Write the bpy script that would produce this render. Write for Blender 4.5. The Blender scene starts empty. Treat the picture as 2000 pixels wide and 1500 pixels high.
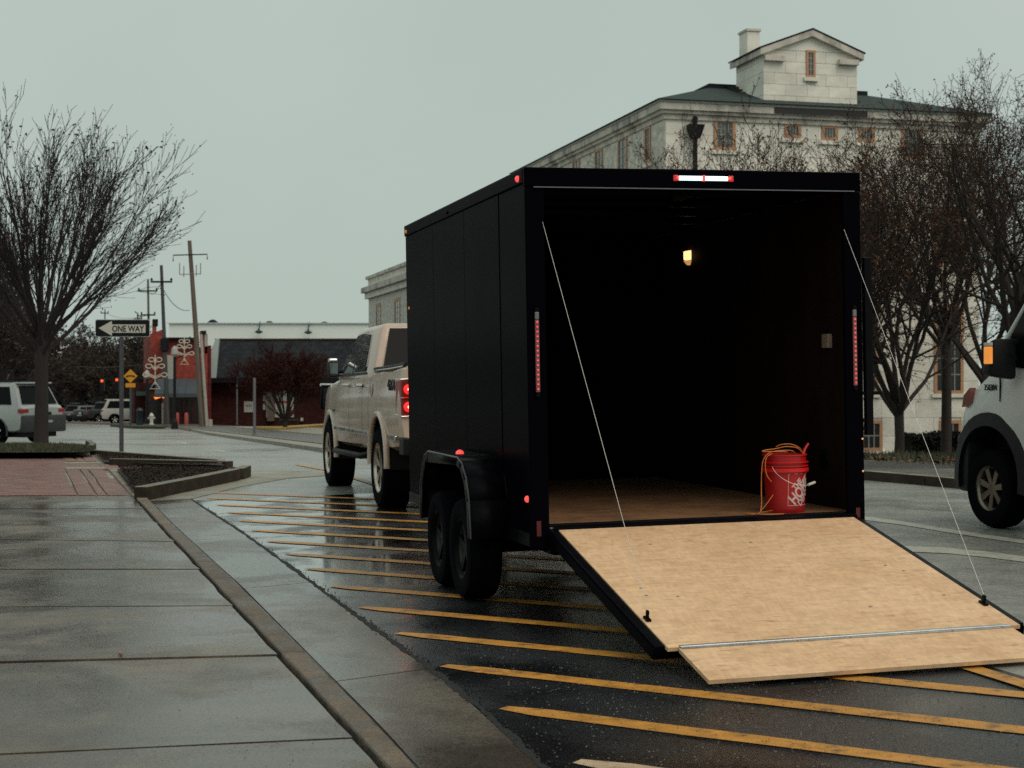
import bpy, bmesh, math, random
import numpy as np
from mathutils import Vector, Matrix
from math import sin, cos, pi, radians, tan, atan2, sqrt
R = radians
S = bpy.context.scene
COL = S.collection
# ------------------------------------------------------------------ camera, sky, sun, exposure
F, CX, HY, CH = 3100.0, 1000.0, 742.0, 1.42        # focal length in photo pixels, principal column, horizon row, eye height
cam = bpy.data.cameras.new('camera'); cam_o = bpy.data.objects.new('camera', cam); COL.objects.link(cam_o)
cam.sensor_width = 36; cam.lens = F/2000*36; cam.clip_start = .1; cam.clip_end = 4000
cam.shift_y = (HY-750)/2000
cam_o.location = (0, 0, CH); cam_o.rotation_euler = (pi/2, 0, 0)
cam.dof.use_dof = True; cam.dof.focus_distance = 9.8; cam.dof.aperture_fstop = 6.5
S.camera = cam_o
w = bpy.data.worlds.new('World'); S.world = w; w.use_nodes = True
nt = w.node_tree; bg = nt.nodes['Background']
sk = nt.nodes.new('ShaderNodeTexSky'); sk.sky_type = 'NISHITA'; sk.sun_disc = False
sk.sun_elevation = R(54); sk.sun_rotation = R(136); sk.air_density = 1; sk.dust_density = 4
hs = nt.nodes.new('ShaderNodeHueSaturation'); hs.inputs['Saturation'].default_value = .25; nt.links.new(sk.outputs[0], hs.inputs['Color'])
mxw = nt.nodes.new('ShaderNodeMixRGB'); mxw.inputs[0].default_value = .93
nt.links.new(hs.outputs[0], mxw.inputs[1])
# overcast layer: grey-green cloud with faint large mottling
tcw = nt.nodes.new('ShaderNodeTexCoord'); nzw = nt.nodes.new('ShaderNodeTexNoise'); nzw.inputs['Scale'].default_value = 2.2; nzw.inputs['Detail'].default_value = 4
nt.links.new(tcw.outputs['Generated'], nzw.inputs['Vector'])
rw = nt.nodes.new('ShaderNodeValToRGB'); rw.color_ramp.elements[0].position = .3; rw.color_ramp.elements[1].position = .75
rw.color_ramp.elements[0].color = (4.50, 5.33, 4.84, 1); rw.color_ramp.elements[1].color = (5.25, 6.05, 5.52, 1)
nt.links.new(nzw.outputs['Fac'], rw.inputs[0]); nt.links.new(rw.outputs[0], mxw.inputs[2])
nt.links.new(mxw.outputs[0], bg.inputs['Color']); bg.inputs['Strength'].default_value = .1
sl = bpy.data.lights.new('sun', 'SUN'); sl.energy = 1.5; sl.angle = R(50); sl.color = (1, .85, .72)
so = bpy.data.objects.new('sun', sl); COL.objects.link(so); so.rotation_euler = (R(36), 0, R(44))
S.view_settings.view_transform = 'Standard'; S.view_settings.look = 'None'; S.view_settings.exposure = 0; S.view_settings.gamma = 1
S.view_settings.use_curve_mapping = False
S.render.engine = 'CYCLES'; S.cycles.max_bounces = 6; S.cycles.diffuse_bounces = 3; S.cycles.glossy_bounces = 3
S.cycles.transparent_max_bounces = 6; S.cycles.use_denoising = False

# ------------------------------------------------------------------ terrain
TH = R(17.0)                                        # street axis
def uv(X, Y): return cos(TH)*X + sin(TH)*Y, -sin(TH)*X + cos(TH)*Y
def xy(u, v): return cos(TH)*u - sin(TH)*v, sin(TH)*u + cos(TH)*v
def sst(a, b, x):
    t = min(1, max(0, (x-a)/(b-a))); return t*t*(3-2*t)
def G(X, Y):
    u, v = uv(X, Y)
    z = .018*min(4.9, max(0, u-1.9))*(1-sst(22, 34, Y))
    if Y > 24: z -= .02*(min(Y, 260)-24)
    return z
KP = [(-30, 27), (-5, 16.5), (14, 7.9), (21, 4.75), (41, -4.9), (71, -13.7), (100, -22), (300, -83)]   # far kerb line (Y, X)
def kerbX(Y):
    for (a, xa), (b, xb) in zip(KP, KP[1:]):
        if Y <= b: return xa+(xb-xa)*(Y-a)/(b-a)
    return KP[-1][1]
def GL(X, Y):                                       # lawn falling towards the marble building
    d = X-kerbX(Y)
    return G(X, Y)+.11 - .95*sst(2.6, 14, d)*sst(18, 58, Y)
def at(px, py, D): return Vector(((px-CX)/F*D, D, CH+(HY-py)/F*D))
def gp(px, py, dz=0, fn=G):
    D = 10.
    for _ in range(60):
        X = (px-CX)/F*D
        h = CH-fn(X, D)-dz
        D = .6*D+.4*min(400, max(.5, h*F/max(4, py-HY)))
    return Vector(((px-CX)/F*D, D, fn((px-CX)/F*D, D)+dz))

# ------------------------------------------------------------------ materials
MC = {}
def srgb(r, g, b):
    f = lambda c: (c/255/12.92) if c <= 10 else ((c/255+.055)/1.055)**2.4
    return (f(r), f(g), f(b))
def M(name, col, rough=.6, metal=0, var=.18, scale=6, bump=0, bscale=60, coat=0, rvar=.08, dirt=None, spec=.5, dscale=1.2, dth=(.5, .7), stretch=(1, 1, 1), rnd=0, emit=None, estr=0, coord='Object'):
    if name in MC: return MC[name]
    m = bpy.data.materials.new(name); m.use_nodes = True; MC[name] = m
    n, l = m.node_tree.nodes, m.node_tree.links
    p = n['Principled BSDF']; p.inputs['Metallic'].default_value = metal
    p.inputs['Specular IOR Level'].default_value = spec
    if coat: p.inputs['Coat Weight'].default_value = coat; p.inputs['Coat Roughness'].default_value = .08
    tc = n.new('ShaderNodeTexCoord'); mp = n.new('ShaderNodeMapping'); mp.inputs['Scale'].default_value = stretch
    l.new(tc.outputs[coord], mp.inputs[0])
    nz = n.new('ShaderNodeTexNoise'); nz.inputs['Scale'].default_value = scale; nz.inputs['Detail'].default_value = 6; nz.inputs['Roughness'].default_value = .65
    l.new(mp.outputs[0], nz.inputs['Vector'])
    mr = n.new('ShaderNodeMapRange'); mr.inputs['From Min'].default_value = .3; mr.inputs['From Max'].default_value = .7
    mr.inputs['To Min'].default_value = 1-var; mr.inputs['To Max'].default_value = 1+var
    l.new(nz.outputs['Fac'], mr.inputs['Value'])
    val = mr.outputs[0]
    if rnd:
        oi = n.new('ShaderNodeObjectInfo'); m2 = n.new('ShaderNodeMapRange'); m2.inputs['To Min'].default_value = 1-rnd; m2.inputs['To Max'].default_value = 1+rnd
        l.new(oi.outputs['Random'], m2.inputs['Value']); mm = n.new('ShaderNodeMath'); mm.operation = 'MULTIPLY'
        l.new(val, mm.inputs[0]); l.new(m2.outputs[0], mm.inputs[1]); val = mm.outputs[0]
    vm = n.new('ShaderNodeVectorMath'); vm.operation = 'SCALE'; vm.inputs[0].default_value = col; l.new(val, vm.inputs['Scale'])
    out = vm.outputs[0]
    if dirt:
        n2 = n.new('ShaderNodeTexNoise'); n2.inputs['Scale'].default_value = dscale; n2.inputs['Detail'].default_value = 8; n2.inputs['Roughness'].default_value = .7
        l.new(mp.outputs[0], n2.inputs['Vector'])
        r2 = n.new('ShaderNodeMapRange'); r2.inputs['From Min'].default_value = dth[0]; r2.inputs['From Max'].default_value = dth[1]; l.new(n2.outputs['Fac'], r2.inputs['Value'])
        mx = n.new('ShaderNodeMixRGB'); l.new(r2.outputs[0], mx.inputs[0]); l.new(out, mx.inputs[1]); mx.inputs[2].default_value = (*dirt, 1); out = mx.outputs[0]
    l.new(out, p.inputs['Base Color'])
    r3 = n.new('ShaderNodeMapRange'); r3.inputs['From Min'].default_value = .3; r3.inputs['From Max'].default_value = .7
    r3.inputs['To Min'].default_value = max(.02, rough-rvar); r3.inputs['To Max'].default_value = min(1, rough+rvar)
    l.new(nz.outputs['Fac'], r3.inputs['Value']); l.new(r3.outputs[0], p.inputs['Roughness'])
    if bump:
        nb = n.new('ShaderNodeTexNoise'); nb.inputs['Scale'].default_value = bscale; nb.inputs['Detail'].default_value = 5
        l.new(mp.outputs[0], nb.inputs['Vector'])
        b = n.new('ShaderNodeBump'); b.inputs['Strength'].default_value = bump; b.inputs['Distance'].default_value = .01
        l.new(nb.outputs['Fac'], b.inputs['Height']); l.new(b.outputs[0], p.inputs['Normal'])
    if emit: p.inputs['Emission Color'].default_value = (*emit, 1); p.inputs['Emission Strength'].default_value = estr
    return m

def wet_ground(name, col, dark, r_wet, r_dry, th, bump, bscale=180, coord='Object', pscale=.55, speck=.35, extra=None, rnd=0, spec=.5, pool=False):
    """porous street surface, part of it under a film of rain"""
    if name in MC: return MC[name]
    m = bpy.data.materials.new(name); m.use_nodes = True; MC[name] = m
    n, l = m.node_tree.nodes, m.node_tree.links; p = n['Principled BSDF']
    tc = n.new('ShaderNodeTexCoord')
    def noise(sc, det=5, ro=.6, dist=0):
        q = n.new('ShaderNodeTexNoise'); q.inputs['Scale'].default_value = sc; q.inputs['Detail'].default_value = det; q.inputs['Roughness'].default_value = ro; q.inputs['Distortion'].default_value = dist
        l.new(tc.outputs[coord], q.inputs['Vector']); return q.outputs['Fac']
    def rng(x, a, b, c, d):
        q = n.new('ShaderNodeMapRange'); l.new(x, q.inputs['Value'])
        for k, v in zip(('From Min', 'From Max', 'To Min', 'To Max'), (a, b, c, d)): q.inputs[k].default_value = v
        return q.outputs[0]
    wet = rng(noise(pscale, 7, .62, .4), th-.07, th+.07, 0, 1)
    if pool:                                        # rain stands on the low side of the street, towards the gutter
        def ramp(vec, a, b):
            dp_ = n.new('ShaderNodeVectorMath'); dp_.operation = 'DOT_PRODUCT'; l.new(tc.outputs[coord], dp_.inputs[0]); dp_.inputs[1].default_value = vec
            return rng(dp_.outputs['Value'], a, b, 0, 1)
        ma = n.new('ShaderNodeMath'); ma.operation = 'MULTIPLY'; l.new(ramp((cos(TH), sin(TH), 0), 5.6, 3.0), ma.inputs[0]); l.new(ramp((-sin(TH), cos(TH), 0), 7.0, 12), ma.inputs[1])
        mb = n.new('ShaderNodeMath'); mb.operation = 'MULTIPLY'; l.new(ma.outputs[0], mb.inputs[0]); l.new(rng(noise(1.1, 8, .68, .5),   .42, .52, .05, 1), mb.inputs[1])
        l.new(mb.outputs[0], p.inputs['Coat Weight']); p.inputs['Coat IOR'].default_value = 1.6; l.new(rng(mb.outputs[0], 0, 1, .25, .07), p.inputs['Coat Roughness'])
    grain = rng(noise(bscale, 3, .7), .3, .7, 1-speck, 1+speck)
    blot = rng(noise(2.3, 9, .75), .32, .68, .62, 1.35)
    mu = n.new('ShaderNodeMath'); mu.operation = 'MULTIPLY'; l.new(grain, mu.inputs[0]); l.new(blot, mu.inputs[1]); val = mu.outputs[0]
    if rnd:
        oi = n.new('ShaderNodeObjectInfo'); q = rng(oi.outputs['Random'], 0, 1, 1-rnd, 1+rnd)
        m3 = n.new('ShaderNodeMath'); m3.operation = 'MULTIPLY'; l.new(val, m3.inputs[0]); l.new(q, m3.inputs[1]); val = m3.outputs[0]
    mx = n.new('ShaderNodeMixRGB'); l.new(wet, mx.inputs[0]); mx.inputs[1].default_value = (*col, 1); mx.inputs[2].default_value = (*dark, 1)
    vm = n.new('ShaderNodeVectorMath'); vm.operation = 'SCALE'; l.new(mx.outputs[0], vm.inputs[0]); l.new(val, vm.inputs['Scale'])
    out = vm.outputs[0]
    if extra:
        fe = rng(noise(extra[1], 8, .7), extra[2], extra[3], 0, 1)
        m4 = n.new('ShaderNodeMixRGB'); l.new(fe, m4.inputs[0]); l.new(out, m4.inputs[1]); m4.inputs[2].default_value = (*extra[0], 1); out = m4.outputs[0]
    l.new(out, p.inputs['Base Color'])
    gr_ = n.new('ShaderNodeMath'); gr_.operation = 'ADD'; l.new(rng(wet, 0, 1, r_dry, r_wet), gr_.inputs[0]); l.new(rng(noise(bscale*.6, 4, .75), .35, .65, -.14, .16), gr_.inputs[1]); gr_.use_clamp = True
    l.new(gr_.outputs[0], p.inputs['Roughness']); p.inputs['Specular IOR Level'].default_value = spec
    b = n.new('ShaderNodeBump'); b.inputs['Distance'].default_value = .006
    l.new(noise(bscale*.8, 3, .7), b.inputs['Height']); l.new(rng(wet, 0, 1, bump, bump*.25), b.inputs['Strength']); l.new(b.outputs[0], p.inputs['Normal'])
    return m

def brick_mat(name, c1, c2, mortar, sx, sy, rough=.75, rot=(0, 0, 0), bump=.3, coord='Object'):
    if name in MC: return MC[name]
    m = bpy.data.materials.new(name); m.use_nodes = True; MC[name] = m
    n, l = m.node_tree.nodes, m.node_tree.links; p = n['Principled BSDF']
    tc = n.new('ShaderNodeTexCoord'); mp = n.new('ShaderNodeMapping'); mp.inputs['Rotation'].default_value = rot; l.new(tc.outputs[coord], mp.inputs[0])
    br = n.new('ShaderNodeTexBrick'); br.inputs['Scale'].default_value = 1; br.inputs['Brick Width'].default_value = sx; br.inputs['Row Height'].default_value = sy
    br.inputs['Mortar Size'].default_value = min(sx, sy)*.07
    br.inputs['Color1'].default_value = (*c1, 1); br.inputs['Color2'].default_value = (*c2, 1); br.inputs['Mortar'].default_value = (*mortar, 1)
    l.new(mp.outputs[0], br.inputs['Vector'])
    nz = n.new('ShaderNodeTexNoise'); nz.inputs['Scale'].default_value = 3; nz.inputs['Detail'].default_value = 8; l.new(tc.outputs[coord], nz.inputs['Vector'])
    mr = n.new('ShaderNodeMapRange'); mr.inputs['From Min'].default_value = .3; mr.inputs['From Max'].default_value = .7; mr.inputs['To Min'].default_value = .65; mr.inputs['To Max'].default_value = 1.3
    l.new(nz.outputs['Fac'], mr.inputs['Value'])
    vm = n.new('ShaderNodeVectorMath'); vm.operation = 'SCALE'; l.new(br.outputs['Color'], vm.inputs[0]); l.new(mr.outputs[0], vm.inputs['Scale']); l.new(vm.outputs[0], p.inputs['Base Color'])
    p.inputs['Roughness'].default_value = rough; p.inputs['Specular IOR Level'].default_value = .5 if name == 'red_paver' else .15
    b = n.new('ShaderNodeBump'); b.inputs['Strength'].default_value = bump; b.inputs['Distance'].default_value = .005; b.invert = True
    l.new(br.outputs['Fac'], b.inputs['Height']); l.new(b.outputs[0], p.inputs['Normal'])
    return m

def osb_mat(name, base, dark):
    if name in MC: return MC[name]
    m = bpy.data.materials.new(name); m.use_nodes = True; MC[name] = m
    n, l = m.node_tree.nodes, m.node_tree.links; p = n['Principled BSDF']; p.inputs['Roughness'].default_value = .7
    tc = n.new('ShaderNodeTexCoord')
    def vor(sc, st, rz):
        mp = n.new('ShaderNodeMapping'); mp.inputs['Scale'].default_value = st; mp.inputs['Rotation'].default_value = (0, 0, rz); l.new(tc.outputs['Object'], mp.inputs[0])
        v = n.new('ShaderNodeTexVoronoi'); v.inputs['Scale'].default_value = sc; l.new(mp.outputs[0], v.inputs['Vector']); return v
    v1 = vor(26, (.45, 1.6, 1), .2); v2 = vor(34, (1.7, .6, 1), .9)
    s1 = n.new('ShaderNodeSeparateColor'); l.new(v1.outputs['Color'], s1.inputs[0]); s2 = n.new('ShaderNodeSeparateColor'); l.new(v2.outputs['Color'], s2.inputs[0])
    ad = n.new('ShaderNodeMath'); ad.operation = 'ADD'; l.new(s1.outputs[0], ad.inputs[0]); l.new(s2.outputs[1], ad.inputs[1])
    nz = n.new('ShaderNodeTexNoise'); nz.inputs['Scale'].default_value = 2.2; nz.inputs['Detail'].default_value = 9; nz.inputs['Roughness'].default_value = .75; l.new(tc.outputs['Object'], nz.inputs['Vector'])
    mr = n.new('ShaderNodeMapRange'); mr.inputs['From Min'].default_value = .2; mr.inputs['From Max'].default_value = 1.8; mr.inputs['To Min'].default_value = .86; mr.inputs['To Max'].default_value = 1.11; l.new(ad.outputs[0], mr.inputs['Value'])
    rp = n.new('ShaderNodeValToRGB'); rp.color_ramp.elements[0].position = .34; rp.color_ramp.elements[1].position = .56
    rp.color_ramp.elements[0].color = (*dark, 1); rp.color_ramp.elements[1].color = (*base, 1); l.new(nz.outputs['Fac'], rp.inputs[0])
    vm = n.new('ShaderNodeVectorMath'); vm.operation = 'SCALE'; l.new(rp.outputs[0], vm.inputs[0]); l.new(mr.outputs[0], vm.inputs['Scale'])
    # dark sanding streaks
    mp = n.new('ShaderNodeMapping'); mp.inputs['Scale'].default_value = (3, 16, 1); mp.inputs['Rotation'].default_value = (0, 0, .35); l.new(tc.outputs['Object'], mp.inputs[0])
    n3 = n.new('ShaderNodeTexNoise'); n3.inputs['Scale'].default_value = 3; n3.inputs['Detail'].default_value = 8; l.new(mp.outputs[0], n3.inputs['Vector'])
    r3 = n.new('ShaderNodeMapRange'); r3.inputs['From Min'].default_value = .60; r3.inputs['From Max'].default_value = .72; r3.inputs['To Max'].default_value = .5; l.new(n3.outputs['Fac'], r3.inputs['Value'])
    mx = n.new('ShaderNodeMixRGB'); l.new(r3.outputs[0], mx.inputs[0]); l.new(vm.outputs[0], mx.inputs[1]); mx.inputs[2].default_value = (.28, .13, .045, 1)
    l.new(mx.outputs[0], p.inputs['Base Color'])
    b = n.new('ShaderNodeBump'); b.inputs['Strength'].default_value = .25; b.inputs['Distance'].default_value = .003; l.new(ad.outputs[0], b.inputs['Height']); l.new(b.outputs[0], p.inputs['Normal'])
    return m

asphalt = wet_ground('wet_asphalt', (.019, .020, .024), (.010, .011, .013), .10, .27, .50, .6, 130, pscale=.5, speck=.9, pool=True)
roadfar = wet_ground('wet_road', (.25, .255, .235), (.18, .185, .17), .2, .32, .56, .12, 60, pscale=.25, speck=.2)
concrete = wet_ground('damp_concrete', (.118, .091, .067), (.068, .055, .043), .15, .33, .47, .3, 120, pscale=.9, speck=.7, extra=((.05, .034, .023), 1.1, .47, .66), rnd=.2, spec=.6)
gutterm = wet_ground('damp_gutter_concrete', (.115, .095, .074), (.066, .058, .048), .14, .3, .46, .3, 120, pscale=.8, speck=.55, extra=((.05, .036, .026), 1.1, .5, .68), rnd=.16, spec=.6)
kerbm = wet_ground('kerb_concrete', (.14, .105, .075), (.08, .06, .045), .4, .65, .5, .8, 90, pscale=2.5, speck=.45, rnd=.12)
kerblight = wet_ground('pale_kerb_concrete', (.22, .19, .14), (.13, .11, .08), .4, .65, .5, .6, 90, pscale=2.5, speck=.3, rnd=.1)
walkfar = wet_ground('pale_sidewalk', (.27, .25, .2), (.2, .19, .155), .4, .6, .5, .3, 60, pscale=.6, speck=.2)
pavers = brick_mat('red_paver', (.22, .082, .058), (.12, .05, .042), (.22, .15, .115), .21, .1, .42)
dirtm = M('dark_mulch', (.016, .012, .01), .85, var=.6, scale=30, bump=1, bscale=50)
grassm = M('grass_soil', (.035, .04, .02), .9, var=.5, scale=2, dirt=(.03, .022, .014), dscale=.8)
kerb_dark = M('mossy_kerb_face', (.035, .028, .02), .8, var=.5, scale=5, dirt=(.09, .075, .055), dscale=2, dth=(.6, .8), spec=.2)
yellow = M('yellow_paint', (.52, .235, .035), .4, var=.2, scale=9, dirt=(.06, .04, .02), dscale=8, dth=(.52, .70), bump=.5, bscale=150)
palepaint = M('faded_paint', (.5, .36, .24), .45, var=.2, scale=9, dirt=(.06, .05, .04), dscale=6, dth=(.5, .68), bump=.5, bscale=150)
whitepaint = M('white_road_paint', (.42, .42, .36), .45, var=.2, scale=5, dirt=(.12, .12, .12), dscale=5, dth=(.55, .7))

# ------------------------------------------------------------------ mesh building
class MB:
    def __init__(s): s.v, s.f, s.m, s.k = [], [], [], 0
    def add(s, vs, fs):
        o = len(s.v); s.v += [tuple(p) for p in vs]; s.f += [tuple(i+o for i in f) for f in fs]; s.m += [s.k]*len(fs); return s
    def box(s, x0, x1, y0, y1, z0, z1):
        return s.add([(x0, y0, z0), (x1, y0, z0), (x1, y1, z0), (x0, y1, z0), (x0, y0, z1), (x1, y0, z1), (x1, y1, z1), (x0, y1, z1)],
                     [(0, 3, 2, 1), (4, 5, 6, 7), (0, 1, 5, 4), (1, 2, 6, 5), (2, 3, 7, 6), (3, 0, 4, 7)])
    def prism(s, bot, top):
        n = len(bot)
        return s.add(list(bot)+list(top), [tuple(range(n))[::-1], tuple(range(n, 2*n))]+[(i, (i+1) % n, n+(i+1) % n, n+i) for i in range(n)])
    def slab(s, pts, h):                       # polygon with its top at pts and thickness h below
        pts = [Vector(p) for p in pts]
        a = sum((pts[i].x*pts[(i+1) % len(pts)].y-pts[(i+1) % len(pts)].x*pts[i].y) for i in range(len(pts)))
        if a < 0: pts = pts[::-1]
        return s.prism([p-Vector((0, 0, h)) for p in pts], pts)
    def sheet(s, pts): return s.add(pts, [tuple(range(len(pts)))])
    def tube(s, pts, r, n=8, cap=True, closed=False):
        pts = [Vector(p) for p in pts]; rs = r if isinstance(r, (list, tuple)) else [r]*len(pts)
        rings, nx = [], None
        for i, p in enumerate(pts):
            t = (pts[min(i+1, len(pts)-1)]-pts[max(i-1, 0)]).normalized()
            if nx is None: nx = t.orthogonal().normalized()
            nx = (nx-t*nx.dot(t)); nx = nx.normalized() if nx.length > 1e-6 else t.orthogonal().normalized()
            b = t.cross(nx)
            rings.append([p+(nx*cos(2*pi*k/n)+b*sin(2*pi*k/n))*rs[i] for k in range(n)])
        vs = [q for rg in rings for q in rg]; fs = []
        for i in range(len(pts)-1):
            for k in range(n): fs.append((i*n+k, i*n+(k+1) % n, (i+1)*n+(k+1) % n, (i+1)*n+k))
        if cap: fs += [tuple(range(n))[::-1], tuple(range((len(pts)-1)*n, len(pts)*n))]
        return s.add(vs, fs)
    def lathe(s, prof, axis='z', c=(0, 0, 0), n=24, close=True):
        """prof: (radius, height) pairs; axis z or x"""
        vs, fs, m = [], [], len(prof)
        for k in range(n):
            a = 2*pi*k/n
            for r, h in prof:
                if axis == 'z': vs.append((c[0]+r*cos(a), c[1]+r*sin(a), c[2]+h))
                elif axis == 'x': vs.append((c[0]+h, c[1]+r*cos(a), c[2]+r*sin(a)))
                else: vs.append((c[0]+r*cos(a), c[1]+h, c[2]+r*sin(a)))
        for k in range(n):
            k2 = (k+1) % n
            for i in range(m-1): fs.append((k*m+i, k2*m+i, k2*m+i+1, k*m+i+1))
        if close: fs += [tuple(k*m for k in range(n))[::-1], tuple(k*m+m-1 for k in range(n))]
        return s.add(vs, fs)
    def build(s, name, mat, parent=None, smooth=None, bevel=0, label=None, kind=None, fix=True):
        me = bpy.data.meshes.new(name); me.from_pydata(s.v, [], s.f)
        for mm in (mat if isinstance(mat, (list, tuple)) else [mat]): me.materials.append(mm)
        if isinstance(mat, (list, tuple)): me.polygons.foreach_set('material_index', s.m)
        if fix:
            bm = bmesh.new(); bm.from_mesh(me); bmesh.ops.recalc_face_normals(bm, faces=bm.faces)
            if bevel:
                es = [e for e in bm.edges if len(e.link_faces) == 2 and e.calc_face_angle(0) > R(25)]
                try: bmesh.ops.bevel(bm, geom=es, offset=bevel, segments=2, affect='EDGES', profile=.5, clamp_overlap=True)
                except Exception: pass
            bm.to_mesh(me); bm.free()
        if smooth is not None:
            me.polygons.foreach_set('use_smooth', [True]*len(me.polygons))
            try: me.set_sharp_from_angle(angle=R(smooth))
            except Exception: pass
        o = bpy.data.objects.new(name, me); COL.objects.link(o)
        if parent: o.parent = parent
        if label: o['label'] = label
        if kind: o['kind'] = kind
        return o
def bx(name, mat, parent, x0, x1, y0, y1, z0, z1, bevel=0, **k): return MB().box(x0, x1, y0, y1, z0, z1).build(name, mat, parent, bevel=bevel, **k)
def empty(name, loc, rot, label, cat, group=None):
    o = bpy.data.objects.new(name, None); COL.objects.link(o); o.location = loc; o.rotation_euler = rot; o.empty_display_size = .2
    o['label'] = label; o['category'] = cat
    if group: o['group'] = group
    return o
def tag(o, label, cat, group=None, kind=None):
    o['label'] = label; o['category'] = cat
    if group: o['group'] = group
    if kind: o['kind'] = kind
    return o
def kids(o): return [c for c in bpy.data.objects if c.parent == o]
def copy_thing(o, loc, rz, label, scale=None, tilt=None):
    r = o.copy(); COL.objects.link(r); r.location = loc; r.rotation_euler = (0, 0, rz)
    if scale: r.scale = scale
    r['label'] = label
    for c in kids(o):
        d = c.copy(); COL.objects.link(d); d.parent = r
        for g in kids(c):
            e = g.copy(); COL.objects.link(e); e.parent = d
    return r
def evaluated(o):
    dg = bpy.context.evaluated_depsgraph_get(); dg.update()
    me = bpy.data.meshes.new_from_object(o.evaluated_get(dg))
    return me
def text_mesh(body, size, extrude=.001, bold=0, spacing=1, sx=1):
    c = bpy.data.curves.new('lettering', 'FONT'); c.body = body; c.size = size; c.extrude = extrude; c.offset = bold; c.space_character = spacing
    c.align_x = 'CENTER'; c.align_y = 'CENTER'; c.resolution_u = 3
    o = bpy.data.objects.new('lettering', c); COL.objects.link(o); me = evaluated(o)
    bpy.data.objects.remove(o); bpy.data.curves.remove(c)
    if sx != 1:
        for v in me.vertices: v.co.x *= sx
    return me
def text_obj(name, body, size, mat, parent, mtx, fit=None, **k):
    me = text_mesh(body, size, **k)
    if fit:
        xs = [v.co.x for v in me.vertices]; ys = [v.co.y for v in me.vertices]
        me.transform(Matrix.Translation((-(min(xs)+max(xs))/2, -(min(ys)+max(ys))/2, 0))); me.transform(Matrix.Diagonal((fit[0]/(max(xs)-min(xs)), fit[1]/(max(ys)-min(ys)), 1, 1)))
    me.materials.clear(); me.materials.append(mat); me.transform(mtx)
    o = bpy.data.objects.new(name, me); COL.objects.link(o); o.parent = parent; return o

# ------------------------------------------------------------------ ground
def grid(name, us, vs, fn, mat, kind='structure'):
    m = MB()
    P = [[fn(u, v) for u in us] for v in vs]
    nu = len(us); m.v = [p for row in P for p in row]
    m.f = [(j*nu+i, j*nu+i+1, (j+1)*nu+i+1, (j+1)*nu+i) for j in range(len(vs)-1) for i in range(nu-1)]; m.m = [0]*len(m.f)
    o = m.build(name, mat, fix=False); o['kind'] = kind; return o
vs_ = [-12, -4, 2, 6, 10, 14, 17, 19, 20, 21, 22, 23, 24, 25, 26, 28, 30, 33, 36, 40, 46, 52, 60, 70, 80, 95, 110, 130, 160, 200, 260, 330]
def kU(v):                                          # u of the far kerb at v
    u = 8.
    for _ in range(30):
        X, Y = xy(u, v); X = kerbX(Y); u = .5*u+.5*uv(X, Y)[0]
    return u
def roadp(u, v):
    uu = kU(v)+.05 if u == 99 else u
    if u == 98: uu = min(6.8, kU(v)-.2)
    X, Y = xy(uu, v); return (X, Y, G(X, Y))
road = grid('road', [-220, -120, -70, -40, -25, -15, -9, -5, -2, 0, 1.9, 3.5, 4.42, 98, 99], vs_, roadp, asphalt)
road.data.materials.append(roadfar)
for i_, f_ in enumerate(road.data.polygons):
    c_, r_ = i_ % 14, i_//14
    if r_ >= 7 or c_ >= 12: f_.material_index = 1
road['label'] = 'wet dark asphalt street'
def lawnp(d, Y):
    X = kerbX(Y)+d; return (X, Y, GL(X, Y)-.004)
lawn = grid('lawn', [2.2, 3, 5, 7, 9, 11, 14, 20, 40, 90, 150], [-10, 0, 6, 10, 14, 17, 20, 23, 26, 30, 35, 40, 46, 52, 58, 66, 80, 100, 140, 200, 300], lawnp, grassm)
g = MB().sheet([(-1600, -300, -9.5), (1600, -300, -9.5), (1600, 3000, -9.5), (-1600, 3000, -9.5)]).build('ground', grassm); g['kind'] = 'structure'

# near sidewalk: slabs, kerb stones, gutter slabs -----------------------------
def lerp_pts(P, y):
    for (x0, y0), (x1, y1) in zip(P, P[1:]):
        if y <= y1: return x0+(x1-x0)*(y-y0)/(y1-y0)
    (x0, y0), (x1, y1) = P[-2], P[-1]; return x0+(x1-x0)*(y-y0)/(y1-y0)
KL = [(185, 888), (212, 915), (260, 968), (310, 1023), (459, 1184), (700, 1444), (760, 1508), (1000, 1770)]
KR = [(203, 888), (232, 915), (285, 968), (338, 1023), (477, 1149), (600, 1273), (740, 1413), (817, 1497), (1075, 1770)]
AS = [(373, 975), (481, 1045), (607, 1136), (700, 1205), (838, 1304), (936, 1381), (1062, 1500), (1330, 1770)]
GAP = .014
base = MB()
base.sheet([gp(-900, 968, -.012), gp(260, 968, -.012), gp(400, 1120, -.012), gp(700, 1440, -.012), gp(1080, 1850, -.012), gp(-1800, 1850, -.012)])
sidewalk = base.build('sidewalk', M('joint_dirt', (.012, .011, .01), .8)); sidewalk['kind'] = 'structure'
J = [(969, 968), (993, 993), (1016, 1023), (1053, 1058), (1112, 1112), (1186, 1183), (1294, 1279), (1470, 1440), (1790, 1760)]
def slab_pts(a, b, c, d, inset=GAP, n=6):
    """quad a-b-c-d with slightly wavy edges"""
    out = []
    q = [a, b, c, d]
    cen = sum(q, Vector())/4
    for i in range(4):
        p0, p1 = q[i], q[(i+1) % 4]
        t = (p1-p0); L = t.length; t.normalize(); nrm = Vector((-t.y, t.x, 0))
        if (cen-p0).dot(nrm) < 0: nrm = -nrm
        for k in range(n):
            f = k/n; w_ = inset*(1.0+.9*random.random()) if k else inset*1.6
            out.append(p0+(p1-p0)*f+nrm*w_ + (t*inset if k == 0 else Vector()))
    return out
random.seed(3)
SWZ = .03
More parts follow.
